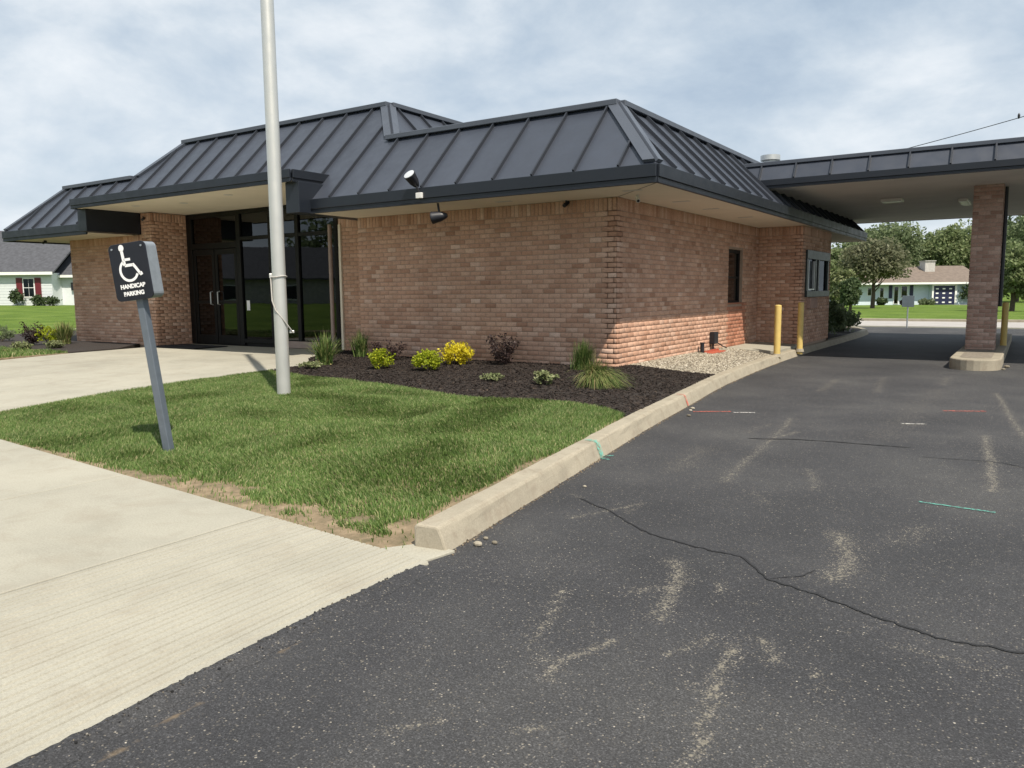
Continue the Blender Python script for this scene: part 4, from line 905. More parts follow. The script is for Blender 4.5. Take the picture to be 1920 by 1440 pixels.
floodlight((-2.62,-1.05,2.38), (-.75,-.35,-.12), 'black floodlight hanging under the front eave', 'black_paint', (-2.66,-1.0,2.60))
def cam_small(p, aim, label, m_):
    p = Vector(p); aim = Vector(aim).normalized(); t_ = thing('security_camera', label, 'camera', tuple(p))
    MB().tube([p-aim*.06, p+aim*.06], .032, 12).build('body', m_, t_, smooth=True); MB().tube([p, p+Vector((0,0,.06))], .014, 8).build('mount', m_, t_)
    MB().tube([p+aim*.058, p+aim*.066], .022, 10).build('lens', 'black_paint', t_)
cam_small((.33,.02,2.545), (.4,-.6,-.5), 'small white camera under the eave at the near corner', 'white_plastic')
cam_small((-.85,-.06,2.545), (-.1,-.8,-.5), 'small black camera under the front eave above the brick wall', 'black_paint')
cam_small((-16.05,-.5,2.58), (.3,-.8,-.4), 'small black camera under the far left eave', 'black_paint')
cam_small((-12.25,-.09,2.98), (.5,-.7,-.4), 'small dark camera on the brick pier beside the entrance', 'black_paint')
t_ = thing('gas_meter', 'black meter box low on the sunlit side wall', 'meter', (.05,4.30,0))
MB().box(.012,.12,4.20,4.42,.12,.36).build('meter_body', 'black_paint', t_, bevel=.01); MB().tube([(.07,4.26,.14),(.07,4.26,-.06)], .018, 8).build('pipe', 'black_paint', t_); MB().tube([(.07,4.4,.16),(.12,4.7,.05),(.10,5.0,.0)], .012, 8).build('hose', 'black_paint', t_)
t_ = thing('standpipe', 'short black pipe stub at the foot of the side wall', 'pipe', (.10,3.55,-.03))
MB().tube([(.10,3.55,-.08),(.10,3.55,.17)], .038, 12).build('pipe', 'black_paint', t_, smooth=True); MB().tube([(.10,3.55,.17),(.10,3.55,.19)], .046, 12).build('cap', 'black_paint', t_)
t_ = thing('rust_red_tray', 'rust red metal plate lying on the gravel by the side wall', 'plate', (.25,3.9,-.03)); MB().box(.14,.30,3.55,4.35,-.045,-.005).build('plate', 'red_rust', t_, bevel=.008); MB().box(.14,.16,3.55,4.35,-.005,.03).build('lip', 'red_rust', t_)
t_ = thing('door_mat', 'black rubber mat outside the entrance doors', 'mat', (-11.2,.2,-.015)); MB().box(-12.0,-10.3,-.25,.62,-.018,.0).build('mat', 'rubber_mat', t_, bevel=.006)
t_ = thing('roof_vent', 'pale round exhaust vent behind the roof edge above the drive-up side', 'vent', (-.33,9.4,3.9))
MB().tube([(-.33,9.4,3.85),(-.33,9.4,4.40)], .15, 18).build('stack', 'silver_edge', t_, smooth=True); MB().tube([(-.33,9.4,4.40),(-.33,9.4,4.52)], .24, 18).build('hood', 'silver_edge', t_, smooth=True)

# utility pole and cable far behind
t_ = thing('utility_pole', 'distant utility pole whose thin cable shows above the canopy at right', 'pole', (12.5,45,-.3))
MB().tube([(12.5,45,-.5),(12.5,45,14.2)], [.16,.11], 12).build('post', 'bark', t_, smooth=True)
cb = [(lerp(-9,12.5,k/20), 45, 8.75+.196*(lerp(-9,12.5,k/20)+9)-.25*math.sin(math.pi*k/20)) for k in range(21)]
MB().tube(cb, .022, 6).build('cable', 'black_paint', t_)
mb = MB(); mb.sphere((4.13,45,11.2), .07, .07, .17, 8, 6); mb.build('insulator', 'black_paint', t_)

# ------------------------------------------------------------------ vegetation
def basis(n):
    d = RNG.normal(size=(n, 3)); d /= np.linalg.norm(d, axis=1)[:, None]
    e = RNG.normal(size=(n, 3)); e -= d*(d*e).sum(1)[:, None]; e /= np.linalg.norm(e, axis=1)[:, None]
    return d, e
def leaves_mesh(name, C_, size, mat, flat=0.0, aspect=.55):
    n = len(C_); d, e = basis(n)
    if flat: 
        d[:, 2] *= (1-flat); d /= np.linalg.norm(d, axis=1)[:, None]; e -= d*(d*e).sum(1)[:, None]; e /= np.linalg.norm(e, axis=1)[:, None]
    s_ = size*RNG.uniform(.6, 1.35, n)[:, None]
    V = np.stack([C_-d*s_, C_+e*s_*aspect, C_+d*s_, C_-e*s_*aspect], 1).reshape(-1, 3)
    F = np.arange(4*n).reshape(-1, 4)
    return fastmesh(name, V, F, mat)
def clumps(center, rad, nclump, per, csize, hollow=.45, squash=.8, low=-.75):
    center = np.array(center); rad = np.array(rad); out = []
    while len(out) < nclump:
        p_ = RNG.normal(size=3); p_ /= np.linalg.norm(p_)
        if p_[2] < low: continue
        out.append(p_*RNG.uniform(hollow, 1.0)**.6)
    cc_ = np.array(out)*rad+center
    rr = csize*RNG.uniform(.55, 1.3, nclump)
    q = RNG.normal(size=(nclump, per, 3)); q /= np.linalg.norm(q, axis=2)[:, :, None]; q *= RNG.uniform(.25, 1, (nclump, per, 1))**.5
    q[:, :, 2] *= squash
    return (cc_[:, None, :]+q*rr[:, None, None]).reshape(-1, 3)
def tree(name, label, base, h, rad, mat, nclump, per, csize, leaf, trunk_h, trunk_r, group='trees behind the street'):
    bx, by, bz = base; t_ = thing(name, label, 'tree', base, group); mb = MB(); q = random.Random(int(bx*13+by*7))
    top = Vector((bx, by, bz+h*.8)); mb.tube([(bx,by,bz-.3),(bx+.05,by,bz+trunk_h),(bx,by,bz+h*.6),tuple(top)], [trunk_r*1.25,trunk_r,trunk_r*.55,trunk_r*.12], 9)
    for k in range(9):
        a_ = q.uniform(0, 2*math.pi); z0_ = bz+lerp(trunk_h*.8, h*.62, q.random()); rr = q.uniform(.5, .85)
        e_ = (bx+math.cos(a_)*rad[0]*rr, by+math.sin(a_)*rad[1]*rr, z0_+h*q.uniform(.12, .26))
        mid = (lerp(bx, e_[0], .5), lerp(by, e_[1], .5), lerp(z0_, e_[2], .35)); mb.tube([(bx,by,z0_), mid, e_], [trunk_r*.42, trunk_r*.26, trunk_r*.06], 6)
    mb.build('trunk', 'bark', t_, smooth=True)
    C_ = clumps((bx, by, bz+h-rad[2]), rad, nclump, per, csize)
    put(bpy.data.objects.new('crown', leaves_mesh('crown', C_, leaf, mat)), t_)
    return t_
def at_px(px, py, D):
    return CAM+(fw+r2*((px-960)/FPX)-u2*((py-720)/FPX))*D
def gz_(x, y): return float(ground_z(np.array(x), np.array(y)))
def place(px, D):
    p_ = at_px(px, 560, D); return (p_.x, p_.y, gz_(p_.x, p_.y))
def far_tree(px, D, top_py, width_px, label, mat, trunk=.3, dens=1.0, low=.85, name='leafy_tree'):
    b_ = place(px, D); top = at_px(px, top_py, D).z; h = top-b_[2]; rw = width_px/2*D/FPX
    rz = h*.5*low; return tree(name, label, b_, h, (rw*.86, rw*.86, rz), mat, int(80*dens), 80, rw*.36, max(.10, D*.0023), h*.2, .02*h+.05)
far_tree(1600, 118, 452, 110, 'broad green tree at the back left of the house across the street', 'leaf_mid')
far_tree(1672, 112, 424, 130, 'tallest rounded tree behind the left part of the house roof', 'leaf_mid', dens=1.2)
far_tree(1735, 125, 448, 90, 'darker tree in the gap behind the large house chimney', 'leaf_dark')
far_tree(1785, 110, 424, 110, 'pale sunlit tree behind the right part of the house roof', 'leaf_bright', dens=1.2)
far_tree(1850, 112, 430, 110, 'green tree showing behind the brick pillar', 'leaf_mid')
far_tree(1905, 100, 405, 120, 'tall dark tree at the right edge of the picture', 'leaf_dark')
far_tree(1955, 92, 390, 150, 'tall green tree just beyond the right edge', 'leaf_mid')
far_tree(1636, 66, 456, 118, 'olive-brown spreading tree in the front garden of the blue-white house', 'leaf_brown', dens=1.5, low=.60)
far_tree(1580, 60, 502, 50, 'small pale shrub tree beside the bank wall at the street', 'leaf_pale', low=.95)
far_tree(1594, 55, 520, 36, 'dark rounded shrub tree below the olive tree', 'leaf_dark', low=.98)
far_tree(1898, 52, 455, 86, 'bright green low-branched tree just right of the pillar', 'leaf_bright', dens=1.2, low=.9)
far_tree(1705, 130, 440, 110, 'wide pale tree filling the gap left of the large chimney', 'leaf_mid')
far_tree(1760, 128, 434, 100, 'green tree directly above the large chimney', 'leaf_bright')
far_tree(1815, 130, 432, 110, 'green tree left of the brick pillar at the back of the row', 'leaf_mid')
far_tree(1635, 128, 436, 110, 'green tree behind the olive-brown one', 'leaf_bright')
far_tree(1560, 90, 470, 90, 'green tree half hidden by the bank wall', 'leaf_bright')
for (x, y, h, w) in ((-75,-18,9,5),(-62,-50,10,6),(-40,-58,9,5),(-22,-52,8,5),(-85,-44,11,6),(-12,-64,10,6)):
    tree('leafy_tree', {-75: 'leafy tree at the far left end of the row across the front street', -62: 'tall leafy tree behind the pale mirrored house', -40: 'leafy tree in the middle of the row across the front street', -22: 'smallest leafy tree across the front street', -85: 'tallest leafy tree at the back of the row across the front street', -12: 'leafy tree nearest the lane across the front street'}[x], (x,y,-.3), h, (w*.8,w*.8,h*.42), 'leaf_mid', 34, 40, w*.36, .34, h*.2, .25, 'trees across the front street')

def shrub(name, label, x, y, z, rx, h, mat, nclump, per, csize, leaf, group='shrubs in the mulch bed', stems=True, cat='shrub', up_=False):
    t_ = thing(name, label, cat, (x,y,z), group); mb = MB(); q = random.Random(int(x*100+y*31))
    for k in range(7):
        a_ = q.uniform(0, 2*math.pi); r_ = rx*q.uniform(.3,.8); mb.tube([(x,y,z-.02),(x+math.cos(a_)*r_*.4,y+math.sin(a_)*r_*.4,z+h*.4),(x+math.cos(a_)*r_,y+math.sin(a_)*r_,z+h*q.uniform(.6,.95))], [.008,.006,.003], 5)
    mb.build('stem', 'bark', t_)
    C_ = clumps((x,y,z+h*.52), (rx*.82,rx*.82,h*.42), nclump, per, csize, .25, .9, -.9)
    C_[:, 2] = np.maximum(C_[:, 2], z+.01)
    if up_:
        k_ = RNG.integers(0, 9, len(C_)); ang = k_*.698+RNG.normal(0,.12,len(C_)); hh = RNG.uniform(.12,1,len(C_)); rr = rx*(.15+.85*hh)*(.55+.45*((k_*37 % 10)/10))
        C_ = np.stack([x+np.cos(ang)*rr+RNG.normal(0,.035,len(C_)), y+np.sin(ang)*rr+RNG.normal(0,.035,len(C_)), z+h*hh*(.6+.4*((k_*53 % 10)/10))+RNG.normal(0,.02,len(C_))], 1)
    if not up_:
        ns_ = 26; a1 = RNG.uniform(0, 6.28, ns_); el = RNG.uniform(.15, 1.45, ns_); ln = RNG.uniform(.95, 1.38, ns_)
        d_ = np.stack([np.cos(a1)*np.cos(el)*rx, np.sin(a1)*np.cos(el)*rx, np.sin(el)*h*.55], 1); k_ = RNG.uniform(.55, 1, (ns_, 12, 1))
        sp = np.array([x, y, z+h*.45])+d_[:, None, :]*(k_*ln[:, None, None])+RNG.normal(0, rx*.045, (ns_, 12, 3)); sp = sp.reshape(-1, 3); sp[:, 2] = np.maximum(sp[:, 2], z+.01)
        C_ = np.concatenate([C_, sp])
    put(bpy.data.objects.new('foliage', leaves_mesh('foliage', C_, leaf, mat)), t_)
bz = lambda x, y: float(bed_z(x, y))+.012
shrub('spirea_shrub', 'lime green rounded shrub, leftmost of the bright shrubs in front of the brick wall', -3.40,-1.62,bz(-3.4,-1.62),.23,.30,'leaf_lime',34,40,.07,.02)
shrub('spirea_shrub', 'lime green shrub touching the golden one', -2.52,-1.50,bz(-2.5,-1.5),.25,.29,'leaf_lime',38,40,.07,.02)
shrub('spirea_shrub', 'golden yellow shrub against the brick wall', -2.62,-.62,bz(-2.6,-.6),.30,.34,'leaf_gold',44,42,.075,.021)
shrub('barberry_shrub', 'dark maroon upright shrub against the middle of the brick wall', -1.85,-.40,bz(-1.85,-.4),.30,.54,'leaf_maroon',14,90,.06,.021,up_=True)
shrub('barberry_shrub', 'dark maroon shrub behind the leftmost lime shrub', -4.15,-.62,bz(-4.15,-.6),.33,.36,'leaf_maroon',14,80,.06,.021,up_=True)
shrub('perennial_plant', 'low straw-coloured plant near the edge of the mulch', -.88,-2.08,bz(-.88,-2.08),.16,.09,'leaf_pale',16,14,.045,.02,cat='plant')
shrub('perennial_plant', 'low pale green leafy plant in the middle of the mulch', -.03,-2.12,bz(0,-2.12),.16,.16,'leaf_pale',18,14,.05,.028,cat='plant')
shrub('perennial_plant', 'low pale plant behind the flagpole foot', -4.55,-2.05,bz(-4.55,-2.05),.20,.10,'leaf_pale',18,16,.05,.022,cat='plant')
def blades(name, label, x, y, z, n, length, spread, bias, mat, wid=.006, group='ornamental grasses by the walls', droop=.8, cat='grass'):
    t_ = thing(name, label, cat, (x,y,z), group)
    ang = RNG.uniform(0, 2*math.pi, n); Ls = length*RNG.uniform(.55,1.1,n); out = spread*RNG.uniform(.1,1,n)
    dx = np.cos(ang)*out+bias[0]*RNG.uniform(.3,1.2,n); dy = np.sin(ang)*out+bias[1]*RNG.uniform(.3,1.2,n)
    bx = x+RNG.normal(0,.05,n); by = y+RNG.normal(0,.05,n); K = 6; rows = []
    for k in range(K):
        s_ = k/(K-1); hz_ = Ls*(s_-droop*np.hypot(dx, dy)/length*.75*s_**2.2); px_ = bx+dx*(s_**1.25); py_ = by+dy*(s_**1.25)
        w = wid*(1-s_**1.6)+.0008; tx = -dy/(np.hypot(dx,dy)+1e-6); ty = dx/(np.hypot(dx,dy)+1e-6)
        zz = np.maximum(z+hz_, z+.004)
        rows.append((np.stack([px_-tx*w, py_-ty*w, zz], 1), np.stack([px_+tx*w, py_+ty*w, zz], 1)))
    V = np.stack([r_ for pr in rows for r_ in pr], 1).reshape(-1, 3); base_ = np.arange(n)[:, None]*(2*K)
    F = np.concatenate([base_+np.array([2*k, 2*k+1, 2*k+3, 2*k+2]) for k in range(K-1)], 0)
    put(bpy.data.objects.new('blades', fastmesh('blades', V, F, mat)), t_)
blades('ornamental_grass', 'dark green upright ornamental grass at the near corner of the wall', -.33,-.50,bz(-.33,-.5),520,.46,.19,(.12,.0),'blade_green',.005,droop=.6)
blades('ornamental_grass', 'arching straw-green ornamental grass flopping towards the kerb', .52,-1.72,bz(.52,-1.72),800,.50,.32,(.36,-.36),'blade_straw',.0042,droop=1.1)
blades('ornamental_grass', 'arching leafy grass beside the entrance walk behind the flagpole', -4.75,-1.55,bz(-4.75,-1.55),260,.62,.40,(-.05,.05),'blade_green',.011,droop=.8)
blades('ornamental_grass', 'slim upright grass at the left end of the front brick wall', -5.15,-.30,bz(-5.15,-.3),200,.52,.27,(0,0),'blade_green',.008,droop=.6)
# left bed
for nm, lab, px, py, w, h, mat, upp in (('barberry_shrub','dark maroon shrub in the far left bed',62,647,.30,.62,'leaf_maroon',True),('spirea_shrub','golden lime shrub in the far left bed beside the maroon one',92,646,.33,.44,'leaf_lime',False),
        ('box_shrub','dark green rounded shrub at the left edge of the picture',4,640,.42,.38,'leaf_mid',False),('perennial_plant','low pale plant at the front of the far left bed',104,652,.20,.15,'leaf_pale',False),('perennial_plant','low dull plant below the maroon shrub in the far left bed',40,654,.2,.13,'leaf_pale',False)):
    k_ = (CAM.z+.02)/-( (fw+r2*((px-960)/FPX)-u2*((py-720)/FPX)).z ); p_ = CAM+(fw+r2*((px-960)/FPX)-u2*((py-720)/FPX))*k_
    shrub(nm, lab, p_.x, p_.y, -.02, w, h, mat, 30, 32, .09, .026, 'plants in the far left bed', up_=upp)
blades('ornamental_grass', 'tan feathery grass against the far left brick wall', -14.9,-.75,.0,420,.58,.34,(0,0),'blade_straw',.010,droop=.4)
for (x, y, h, r_, lab) in ((.45,11.6,.95,.55,'dark green shrub hugging the end of the drive-up bay'),(.42,13.2,.85,.55,'leafy green shrub in the bed past the drive-up window'),(.55,14.8,.60,.45,'low green shrub at the far end of the side bed')):
    shrub('side_shrub', lab, x, y, -.1, r_, h, 'leaf_dark' if y < 13 else 'leaf_mid', 40, 40, .2, .055, 'shrubs at the far end of the side bed')
mb = MB(); mb.slab([(0.02,10.3,-.10),(.97,10.3,-.12),(.97,15,-.12),(.7,17,-.13),(-.1,18.2,-.13),(-1.3,18.8,-.13),(-3,18.8,-.1),(-3,14.7,-.1),(0.02,14.2,-.1)], (0,0,-.2)); struct(mb.build('mulch_bed', 'mulch'))
# mulch chips, gravel stones
def scatter(poly, dens, rng=RNG):
    xs_ = [p[0] for p in poly]; ys_ = [p[1] for p in poly]; A = (max(xs_)-min(xs_))*(max(ys_)-min(ys_)); n = int(A*dens)
    x = rng.uniform(min(xs_), max(xs_), n); y = rng.uniform(min(ys_), max(ys_), n); k = pip(x, y, poly); return x[k], y[k]
x, y = scatter(BED, 1500); z = bed_z(x, y)+.018; n = len(x); d, e = basis(n); d[:, 2] *= .35; e[:, 2] *= .35
s1 = RNG.uniform(.012, .036, n)[:, None]; s2 = RNG.uniform(.004, .009, n)[:, None]; C_ = np.stack([x, y, z], 1)
V = np.stack([C_-d*s1-e*s2, C_+d*s1-e*s2, C_+d*s1+e*s2, C_-d*s1+e*s2], 1).reshape(-1, 3)
o = put(bpy.data.objects.new('mulch_chips', fastmesh('mulch_chips', V, np.arange(4*n).reshape(-1, 4), 'chip'))); tag(o, 'dark brown bark mulch covering the planting bed', 'mulch', kind='stuff')
x, y = scatter(GRAV, 1400); z = bed_z(x, y)+.008; n = len(x)
ico = np.array([(0,0,1),(.894,0,.447),(.276,.851,.447),(-.724,.526,.447),(-.724,-.526,.447),(.276,-.851,.447),(.724,.526,-.447),(-.276,.851,-.447),(-.894,0,-.447),(-.276,-.851,-.447),(.724,-.526,-.447),(0,0,-1)])
icf = np.array([(0,1,2),(0,2,3),(0,3,4),(0,4,5),(0,5,1),(1,6,2),(2,7,3),(3,8,4),(4,9,5),(5,10,1),(6,7,2),(7,8,3),(8,9,4),(9,10,5),(10,6,1),(11,7,6),(11,8,7),(11,9,8),(11,10,9),(11,6,10)])
sc_ = RNG.uniform(.008, .023, n)[:, None, None]*RNG.uniform(.65, 1.25, (n, 1, 3))*np.array([1, 1, .7]); th = RNG.uniform(0, 6.28, n)
vv = ico[None]*sc_*RNG.uniform(.85, 1.15, (n, 12, 1)); ct, st_ = np.cos(th)[:, None], np.sin(th)[:, None]
V = np.stack([vv[..., 0]*ct-vv[..., 1]*st_+x[:, None], vv[..., 0]*st_+vv[..., 1]*ct+y[:, None], vv[..., 2]+z[:, None]], -1).reshape(-1, 3)
F = (icf[None]+(np.arange(n)*12)[:, None, None]).reshape(-1, 3)
o = put(bpy.data.objects.new('gravel_stones', fastmesh('gravel_stones', V, F, 'stone'))); tag(o, 'pale rounded gravel between the side wall and the kerb', 'gravel', kind='stuff')
def crumbs(name, label, line, n, spread, lo, hi, z, mat):
    line = np.array(line); seg_ = np.hypot(*(line[1:]-line[:-1]).T); cum = np.concatenate([[0], np.cumsum(seg_)]); u_ = RNG.uniform(0, cum[-1], n)
    x = np.interp(u_, cum, line[:, 0])+np.abs(RNG.normal(0, spread, n)); y = np.interp(u_, cum, line[:, 1])+RNG.normal(0, .01, n)
    sc2 = (lo+(hi-lo)*RNG.uniform(0, 1, n)**3)[:, None, None]*RNG.uniform(.6, 1.3, (n, 1, 3)); vv_ = ico[None]*sc2*RNG.uniform(.8, 1.2, (n, 12, 1))
    V = (vv_+np.stack([x, y, np.full(n, z)], 1)[:, None, :]).reshape(-1, 3); F = (icf[None]+(np.arange(n)*12)[:, None, None]).reshape(-1, 3)
    return tag(put(bpy.data.objects.new(name, fastmesh(name, V, F, mat))), label, 'debris', kind='stuff')
crumbs('asphalt_crumbs', 'dark asphalt crumbs along the edge of the grooved concrete', [(2.72,-8.0),(2.73,-8.6),(2.83,-9.9),(2.92,-11.2)], 800, .020, .002, .007, -.231, 'crumb')
crumbs('grit', 'tan grit gathered along the foot of the kerb', [(x, y) for x, y in KERB if y < 6], 1300, .020, .002, .008, ZA+.002, 'grit')
# grass
def vnoise(x, y, s_, seed):
    r_ = np.random.default_rng(seed); g_ = r_.uniform(0, 1, (64, 64)); u = (x/s_) % 63; v = (y/s_) % 63; i = u.astype(int); j = v.astype(int); fu = u-i; fv = v-j; fu = fu*fu*(3-2*fu); fv = fv*fv*(3-2*fv)
    return (g_[j, i]*(1-fu)+g_[j, i+1]*fu)*(1-fv)+(g_[j+1, i]*(1-fu)+g_[j+1, i+1]*fu)*fv
def grow(name, label, poly, dens, hgt, wid, zf, bare=None, chunk=None):
    x, y = scatter(poly, dens); keep = np.ones(len(x), bool)
    if bare is not None: keep = RNG.uniform(0, 1, len(x)) > bare(x, y)
    x, y = x[keep], y[keep]; n = len(x); z = zf(x, y)
    h = hgt*RNG.uniform(.5, 1.25, n)*(.65+.7*vnoise(x, y, .35, 3)); a_ = RNG.uniform(0, 6.28, n); ln = h*RNG.uniform(.15, .95, n)
    sw = vnoise(x, y, .6, 9)*6.28; dx = np.cos(a_)*ln*.7+np.cos(sw)*h*.3; dy = np.sin(a_)*ln*.7+np.sin(sw)*h*.3
    w = wid*RNG.uniform(.6, 1.3, n); b_ = RNG.uniform(0, 6.28, n); wx = np.cos(b_)*w; wy = np.sin(b_)*w
    P0 = np.stack([x-wx, y-wy, z-.004], 1); P1 = np.stack([x+wx, y+wy, z-.004], 1); Q0 = np.stack([x-wx*.75+dx*.4, y-wy*.75+dy*.4, z+h*.6], 1); Q1 = np.stack([x+wx*.75+dx*.4, y+wy*.75+dy*.4, z+h*.6], 1); T = np.stack([x+dx, y+dy, z+h*.95], 1)
    V = np.stack([P0, P1, Q1, Q0, T], 1).reshape(-1, 3); k = np.arange(n)[:, None]*5
    F = np.stack([k+np.array([0,1,2]), k+np.array([0,2,3]), k+np.array([3,2,4])], 1).reshape(-1, 3)
    o = put(bpy.data.objects.new(name, fastmesh(name, V, F, 'grass'))); return tag(o, label, 'grass', kind='stuff')
def bare(x, y):
    e = -7.60-0.088*(x+.53); d = y-e
    band = np.interp(x, [-5,-2.6,-1.9,-1.0,-.2,.4,1.0,1.8,2.5], [.02,.05,.14,.10,.24,.36,.22,.34,.60])*(.3+1.25*vnoise(x, y, .17, 5))
    p_ = np.clip((band-d)/.10+.5, 0, 1)
    kd = kx(y)-.20-x; p2 = np.clip((.14*(1+1.6*vnoise(x, y, .3, 8))*np.clip((-5.2-y)/1.5, 0.15, 1)-kd)/.06+.4, 0, 1)
    thin = .25*np.clip((vnoise(x, y, .5, 21)-.55)*3, 0, 1)
    return np.maximum(np.maximum(p_, p2)*.97, thin)
grow('grass', 'mown green grass on the lawn in front of the bank', LAWN, 13000, .040, .0034, lambda x, y: bed_z(x, y), bare)
grow('grass', 'strip of grass beside the far left bed', [(-20,-4.6),(-12.3,-4.6),(-12.3,-2.0),(-20,-2.0)], 1300, .08, .010, lambda x, y: -.07+0*x)
# ------------------------------------------------------------------ houses
def house_frame(p0, p1):
    a_ = Vector((p0[0], p0[1], 0)); b_ = Vector((p1[0], p1[1], 0)); u = (b_-a_).normalized(); n = Vector((u.y, -u.x, 0)); return a_, u, n     # n points to the viewer side
def mk(a_, u, n, z0):
    def B(mb, u0, u1, d0, d1, z0_, z1_):       # d measured towards the viewer
        c_ = a_+u*((u0+u1)/2)+n*((d0+d1)/2)+Vector((0,0,z0+(z0_+z1_)/2)); return mb.obox(c_, u*(u1-u0)/2, n*(d1-d0)/2, Vector((0,0,(z1_-z0_)/2)))
    def Pt(u0, d0, z_): return a_+u*u0+n*d0+Vector((0,0,z0+z_))
    return B, Pt
def gable(Pt, u0, u1, d0, d1, ze, zr, ov=.35, hipv=0.0):
    m_ = (d0+d1)/2; mb = MB(); th = Vector((0,0,-.12))
    mb.slab([Pt(u0-ov,d1+ov,ze),Pt(u1+ov,d1+ov,ze),Pt(u1+ov-hipv,m_,zr),Pt(u0-ov+hipv,m_,zr)], th)
    mb.slab([Pt(u1+ov,d0-ov,ze),Pt(u0-ov,d0-ov,ze),Pt(u0-ov+hipv,m_,zr),Pt(u1+ov-hipv,m_,zr)], th)
    if hipv:
        mb.slab([Pt(u1+ov,d1+ov,ze),Pt(u1+ov,d0-ov,ze),Pt(u1+ov-hipv,m_,zr)], th); mb.slab([Pt(u0-ov,d0-ov,ze),Pt(u0-ov,d1+ov,ze),Pt(u0-ov+hipv,m_,zr)], th)
    return mb
# left house
D = 55; pA, pB = at_px(-170, 578, D), at_px(150, 578, D); a_, u, n = house_frame(pA, pB); z0 = at_px(60, 579, D).z; k = D/FPX; U = lambda px: (px+170)*k
zA = lambda px, py: (at_px(px, py, D).z-z0)
B, Pt = mk(a_, u, n, z0)
hs = thing('white_house', 'white house with red shutters and grey shingle roof beyond the bank', 'house', tuple(a_+Vector((0,0,z0))))
wall_h = zA(60, 512)
mb = MB(); B(mb, U(-170), U(101), -9, 0, -1.5, wall_h); B(mb, U(101), U(150), -9, -1.2, -1.5, wall_h-.1); hw = mb.build('wall', 'siding_white', hs)
for i in range(int(wall_h/.2)): mb = MB(); B(mb, U(-170), U(101)-.02, 0.0, .022, i*.2+.02, i*.2+.195); mb.build('siding_board', 'siding_white', hw)
gable(Pt, U(-170), U(101), -9, 0, wall_h+.05, wall_h+3.3).build('roof', 'shingle_grey', hs)
gable(Pt, U(101), U(150), -9, -1.2, wall_h-.12, wall_h+2.6).build('roof', 'shingle_grey', hs)
mb = MB(); B(mb, U(-180), U(101)+.3, .36, .44, wall_h-.14, wall_h+.06); B(mb, U(101)-.1, U(150), -.80, -.72, wall_h-.32, wall_h-.14); mb.build('gutter', 'trim_white', hs)
for pc in (58, -22, -110):
    fr = MB(); B(fr, U(pc-11), U(pc+11), .0, .06, zA(58,558), zA(58,521)); w_ = fr.build('window', 'trim_white', hs)
    for r_ in range(2):
        for c_ in range(2):
            pn = MB(); B(pn, U(pc-9.3+c_*9.6), U(pc-.3+c_*9.6), .055, .07, lerp(zA(58,556.5), zA(58,522.5), r_*.5)+.03, lerp(zA(58,556.5), zA(58,522.5), r_*.5+.5)-.02); pn.build('pane', 'house_glass', w_)
    bk = MB(); B(bk, U(pc-9.5), U(pc+9.5), .045, .052, zA(58,556.5), zA(58,522.5)); bk.build('blind', 'interior', w_)
    for s_ in (-1, 1):
        sh = MB(); c0 = pc+s_*17.5-5.5; B(sh, U(c0), U(c0+11), .025, .075, zA(58,561), zA(58,521)); so_ = sh.build('shutter', 'shutter_red', hs)
mb = MB(); B(mb, U(121), U(126), -1.2, -1.0, zA(58,545), zA(58,530)); mb.build('wall_lantern', 'black_paint', hs)
for (pc, w, h, lab) in ((43,.45,1.05,'tall green shrub under the left house window'),(82,.4,.65,'low shrub right of the left house window'),(104,.55,.6,'spreading low shrub at the corner of the left house')):
    p_ = a_+u*U(pc)+n*.6; shrub('house_shrub', lab, p_.x, p_.y, gz_(p_.x, p_.y), w, h, 'leaf_dark', 26, 30, .22, .07, 'shrubs along the left house')
# right house
D = 85; pA, pB = at_px(1560, 571, D), at_px(1815, 571, D); a_, u, n = house_frame(pA, pB); z0 = at_px(1740, 571.5, D).z; k = D/FPX; U = lambda px: (px-1560)*k
zA = lambda px, py: (at_px(px, py, D).z-z0); B, Pt = mk(a_, u, n, z0)
hs = thing('ranch_house', 'low blue-white ranch house with brown roof and navy garage door across the street', 'house', tuple(a_+Vector((0,0,z0))))
we = zA(1740, 531)
mb = MB(); B(mb, U(1600), U(1740), -8, 0, -1.5, we); B(mb, U(1740), U(1832), -8, .6, -1.5, we); mb.build('wall', 'siding_blue', hs)
gable(Pt, U(1600), U(1832), -8, .6, we+.02, zA(1740, 497), .5, .15).build('roof', 'shingle_brown', hs)
mb = MB(); B(mb, U(1592), U(1840), 1.1, 1.2, we-.12, we+.08); mb.build('gutter', 'trim_white', hs)
mb = MB(); B(mb, U(1740), U(1743), .6, .72, 0, we-.1); B(mb, U(1782.5), U(1786), .6, .72, 0, we-.1); B(mb, U(1743), U(1782.5), .6, .72, zA(1740,536), we-.1); mb.build('garage_surround', 'trim_white', hs)
mb = MB(); B(mb, U(1743), U(1782.5), .6, .66, 0, zA(1740,536)); gd = mb.build('garage_door', 'shutter_navy', hs)
for c_ in range(3):
    for r_ in range(4):
        mb = MB(); c0 = 1746.5+c_*12.4; B(mb, U(c0+.6), U(c0+5.6), .66, .69, zA(1740, 568-r_*8.4), zA(1740, 565.6-r_*8.4)); mb.build('garage_panel', 'trim_white', gd)
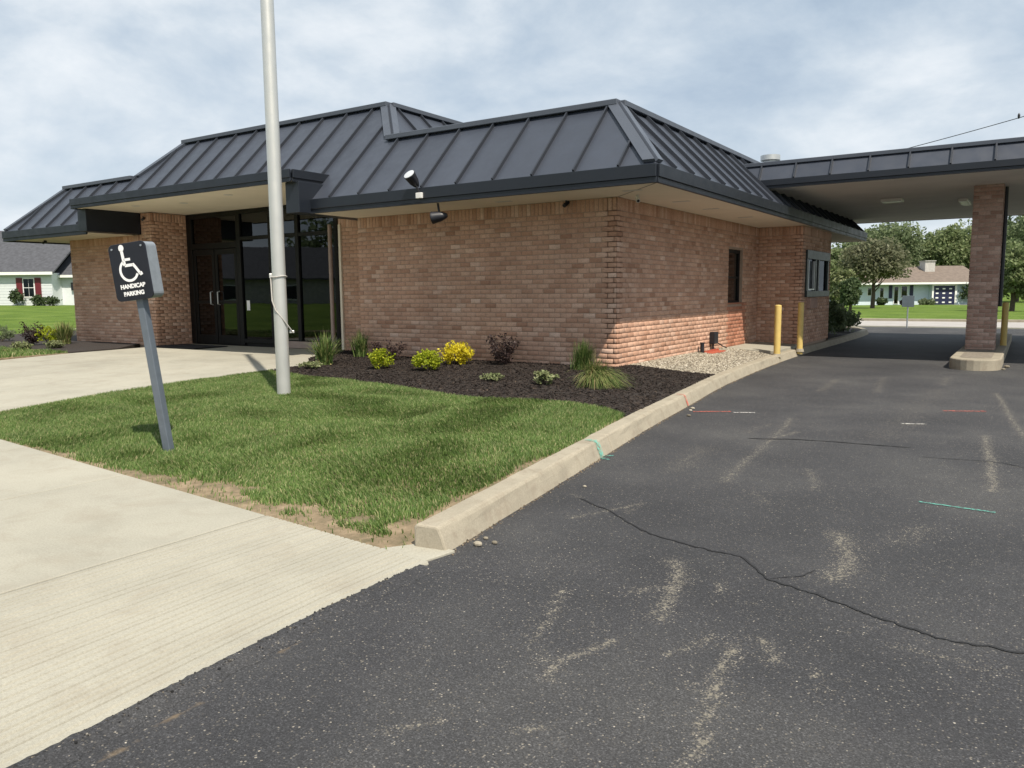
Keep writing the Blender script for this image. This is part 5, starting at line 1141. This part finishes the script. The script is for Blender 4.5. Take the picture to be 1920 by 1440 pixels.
for (x0, x1, y0_, y1_, mt_, nm) in ((1689,1699,557,537,'house_glass','window'),(1675.5,1682.5,569,538,'house_glass','door'),(1649,1655,557,540,'house_glass','window'),(1626,1632,553,540,'house_glass','window')):
    mb = MB(); B(mb, U(x0-1.2), U(x1+1.2), 0, .05, zA(1700,y0_+1), zA(1700,y1_-1)); w_ = mb.build(nm, 'trim_white', hs)
    mb = MB(); B(mb, U(x0), U(x1), .05, .065, zA(1700,y0_), zA(1700,(y0_+y1_)/2+.4)); B(mb, U(x0), U(x1), .05, .065, zA(1700,(y0_+y1_)/2-.4), zA(1700,y1_)); mb.build('pane', 'tinted_glass', w_)
    mb = MB(); B(mb, U(x0), U(x1), .03, .052, zA(1700,y0_), zA(1700,y1_)); mb.build('blind', 'black_paint', w_)
for x0 in (1665.5, 1704.5): mb = MB(); B(mb, U(x0), U(x0+6), .01, .08, zA(1700,559), zA(1700,535)); mb.build('shutter', 'shutter_navy', hs)
mb = MB(); B(mb, U(1749), U(1768), -3.2, -2.0, we, zA(1740,489)); ch = mb.build('chimney', 'chimney_stone', hs)
mb = MB(); B(mb, U(1748), U(1769), -3.3, -1.9, zA(1740,489), zA(1740,487.6)); mb.build('chimney_cap', 'chimney_stone', ch)
mb = MB(); B(mb, U(1691), U(1699), -6, -5.4, we, zA(1740,490.5)); mb.build('chimney', 'chimney_stone', hs)
mb = MB(); dv = [Pt(U(1640), 2.2, .02), Pt(U(1815), 2.2, .02), Pt(U(1815), 6.5, .02), Pt(U(1640), 6.5, .02)]; mb.slab([Vector(p_) for p_ in dv], (0,0,-.5)); struct(mb.build('driveway', 'concrete_street'))
for (pc, w, h, mat_, lab) in ((1642,.6,.7,'leaf_dark','dark low shrub under the left window of the ranch house'),(1725,.9,.45,'leaf_mid','low hedge in front of the ranch house wall'),(1683,.35,.5,'leaf_maroon','small reddish shrub by the ranch house door'),(1803,1.0,2.2,'leaf_dark','tall dark shrub right of the garage door')):
    p_ = a_+u*U(pc)+n*1.4; shrub('house_shrub', lab, p_.x, p_.y, gz_(p_.x, p_.y), w, h, mat_, 26, 30, w*.4, .12, 'shrubs along the ranch house')
# house across the front street, seen mirrored in the entrance glass
a_, u, n = house_frame((-38,-40), (-52,-24)); a_ = a_.copy(); n = -n if n.dot(Vector((1,1,0))) < 0 else n
B, Pt = mk(a_, u, n, -.28)
hs = thing('mirrored_house', 'pale house with grey hipped roof across the front street', 'house', tuple(a_))
mb = MB(); B(mb, 0, 20, -9, 0, -.5, 2.8); mb.build('wall', 'chimney_stone', hs); gable(Pt, 0, 20, -9, 0, 2.8, 5.6, .5, 3).build('roof', 'shingle_grey', hs)
for u0 in (2, 6.5, 11, 15.5): mb = MB(); B(mb, u0, u0+1.6, 0, .05, 1.0, 2.3); w_ = mb.build('window', 'trim_white', hs); mb = MB(); B(mb, u0+.1, u0+1.5, .05, .06, 1.1, 2.2); mb.build('pane', 'black_paint', w_)
# small street sign seen from behind
t_ = thing('street_sign', 'small grey sign seen from behind at the lane exit', 'sign', (1.55,21.2,-.25))
MB().tube([(1.55,21.2,-.35),(1.55,21.2,.95)], .024, 8).build('post', 'galvanised', t_); MB().box(1.35,1.76,21.17,21.185,.52,.93).build('board', 'sign_back', t_, bevel=.02)
print('objects', len(bpy.data.objects), 'tris', sum(len(o.data.loop_triangles) if False else len(o.data.polygons) for o in bpy.data.objects if o.type == 'MESH'))
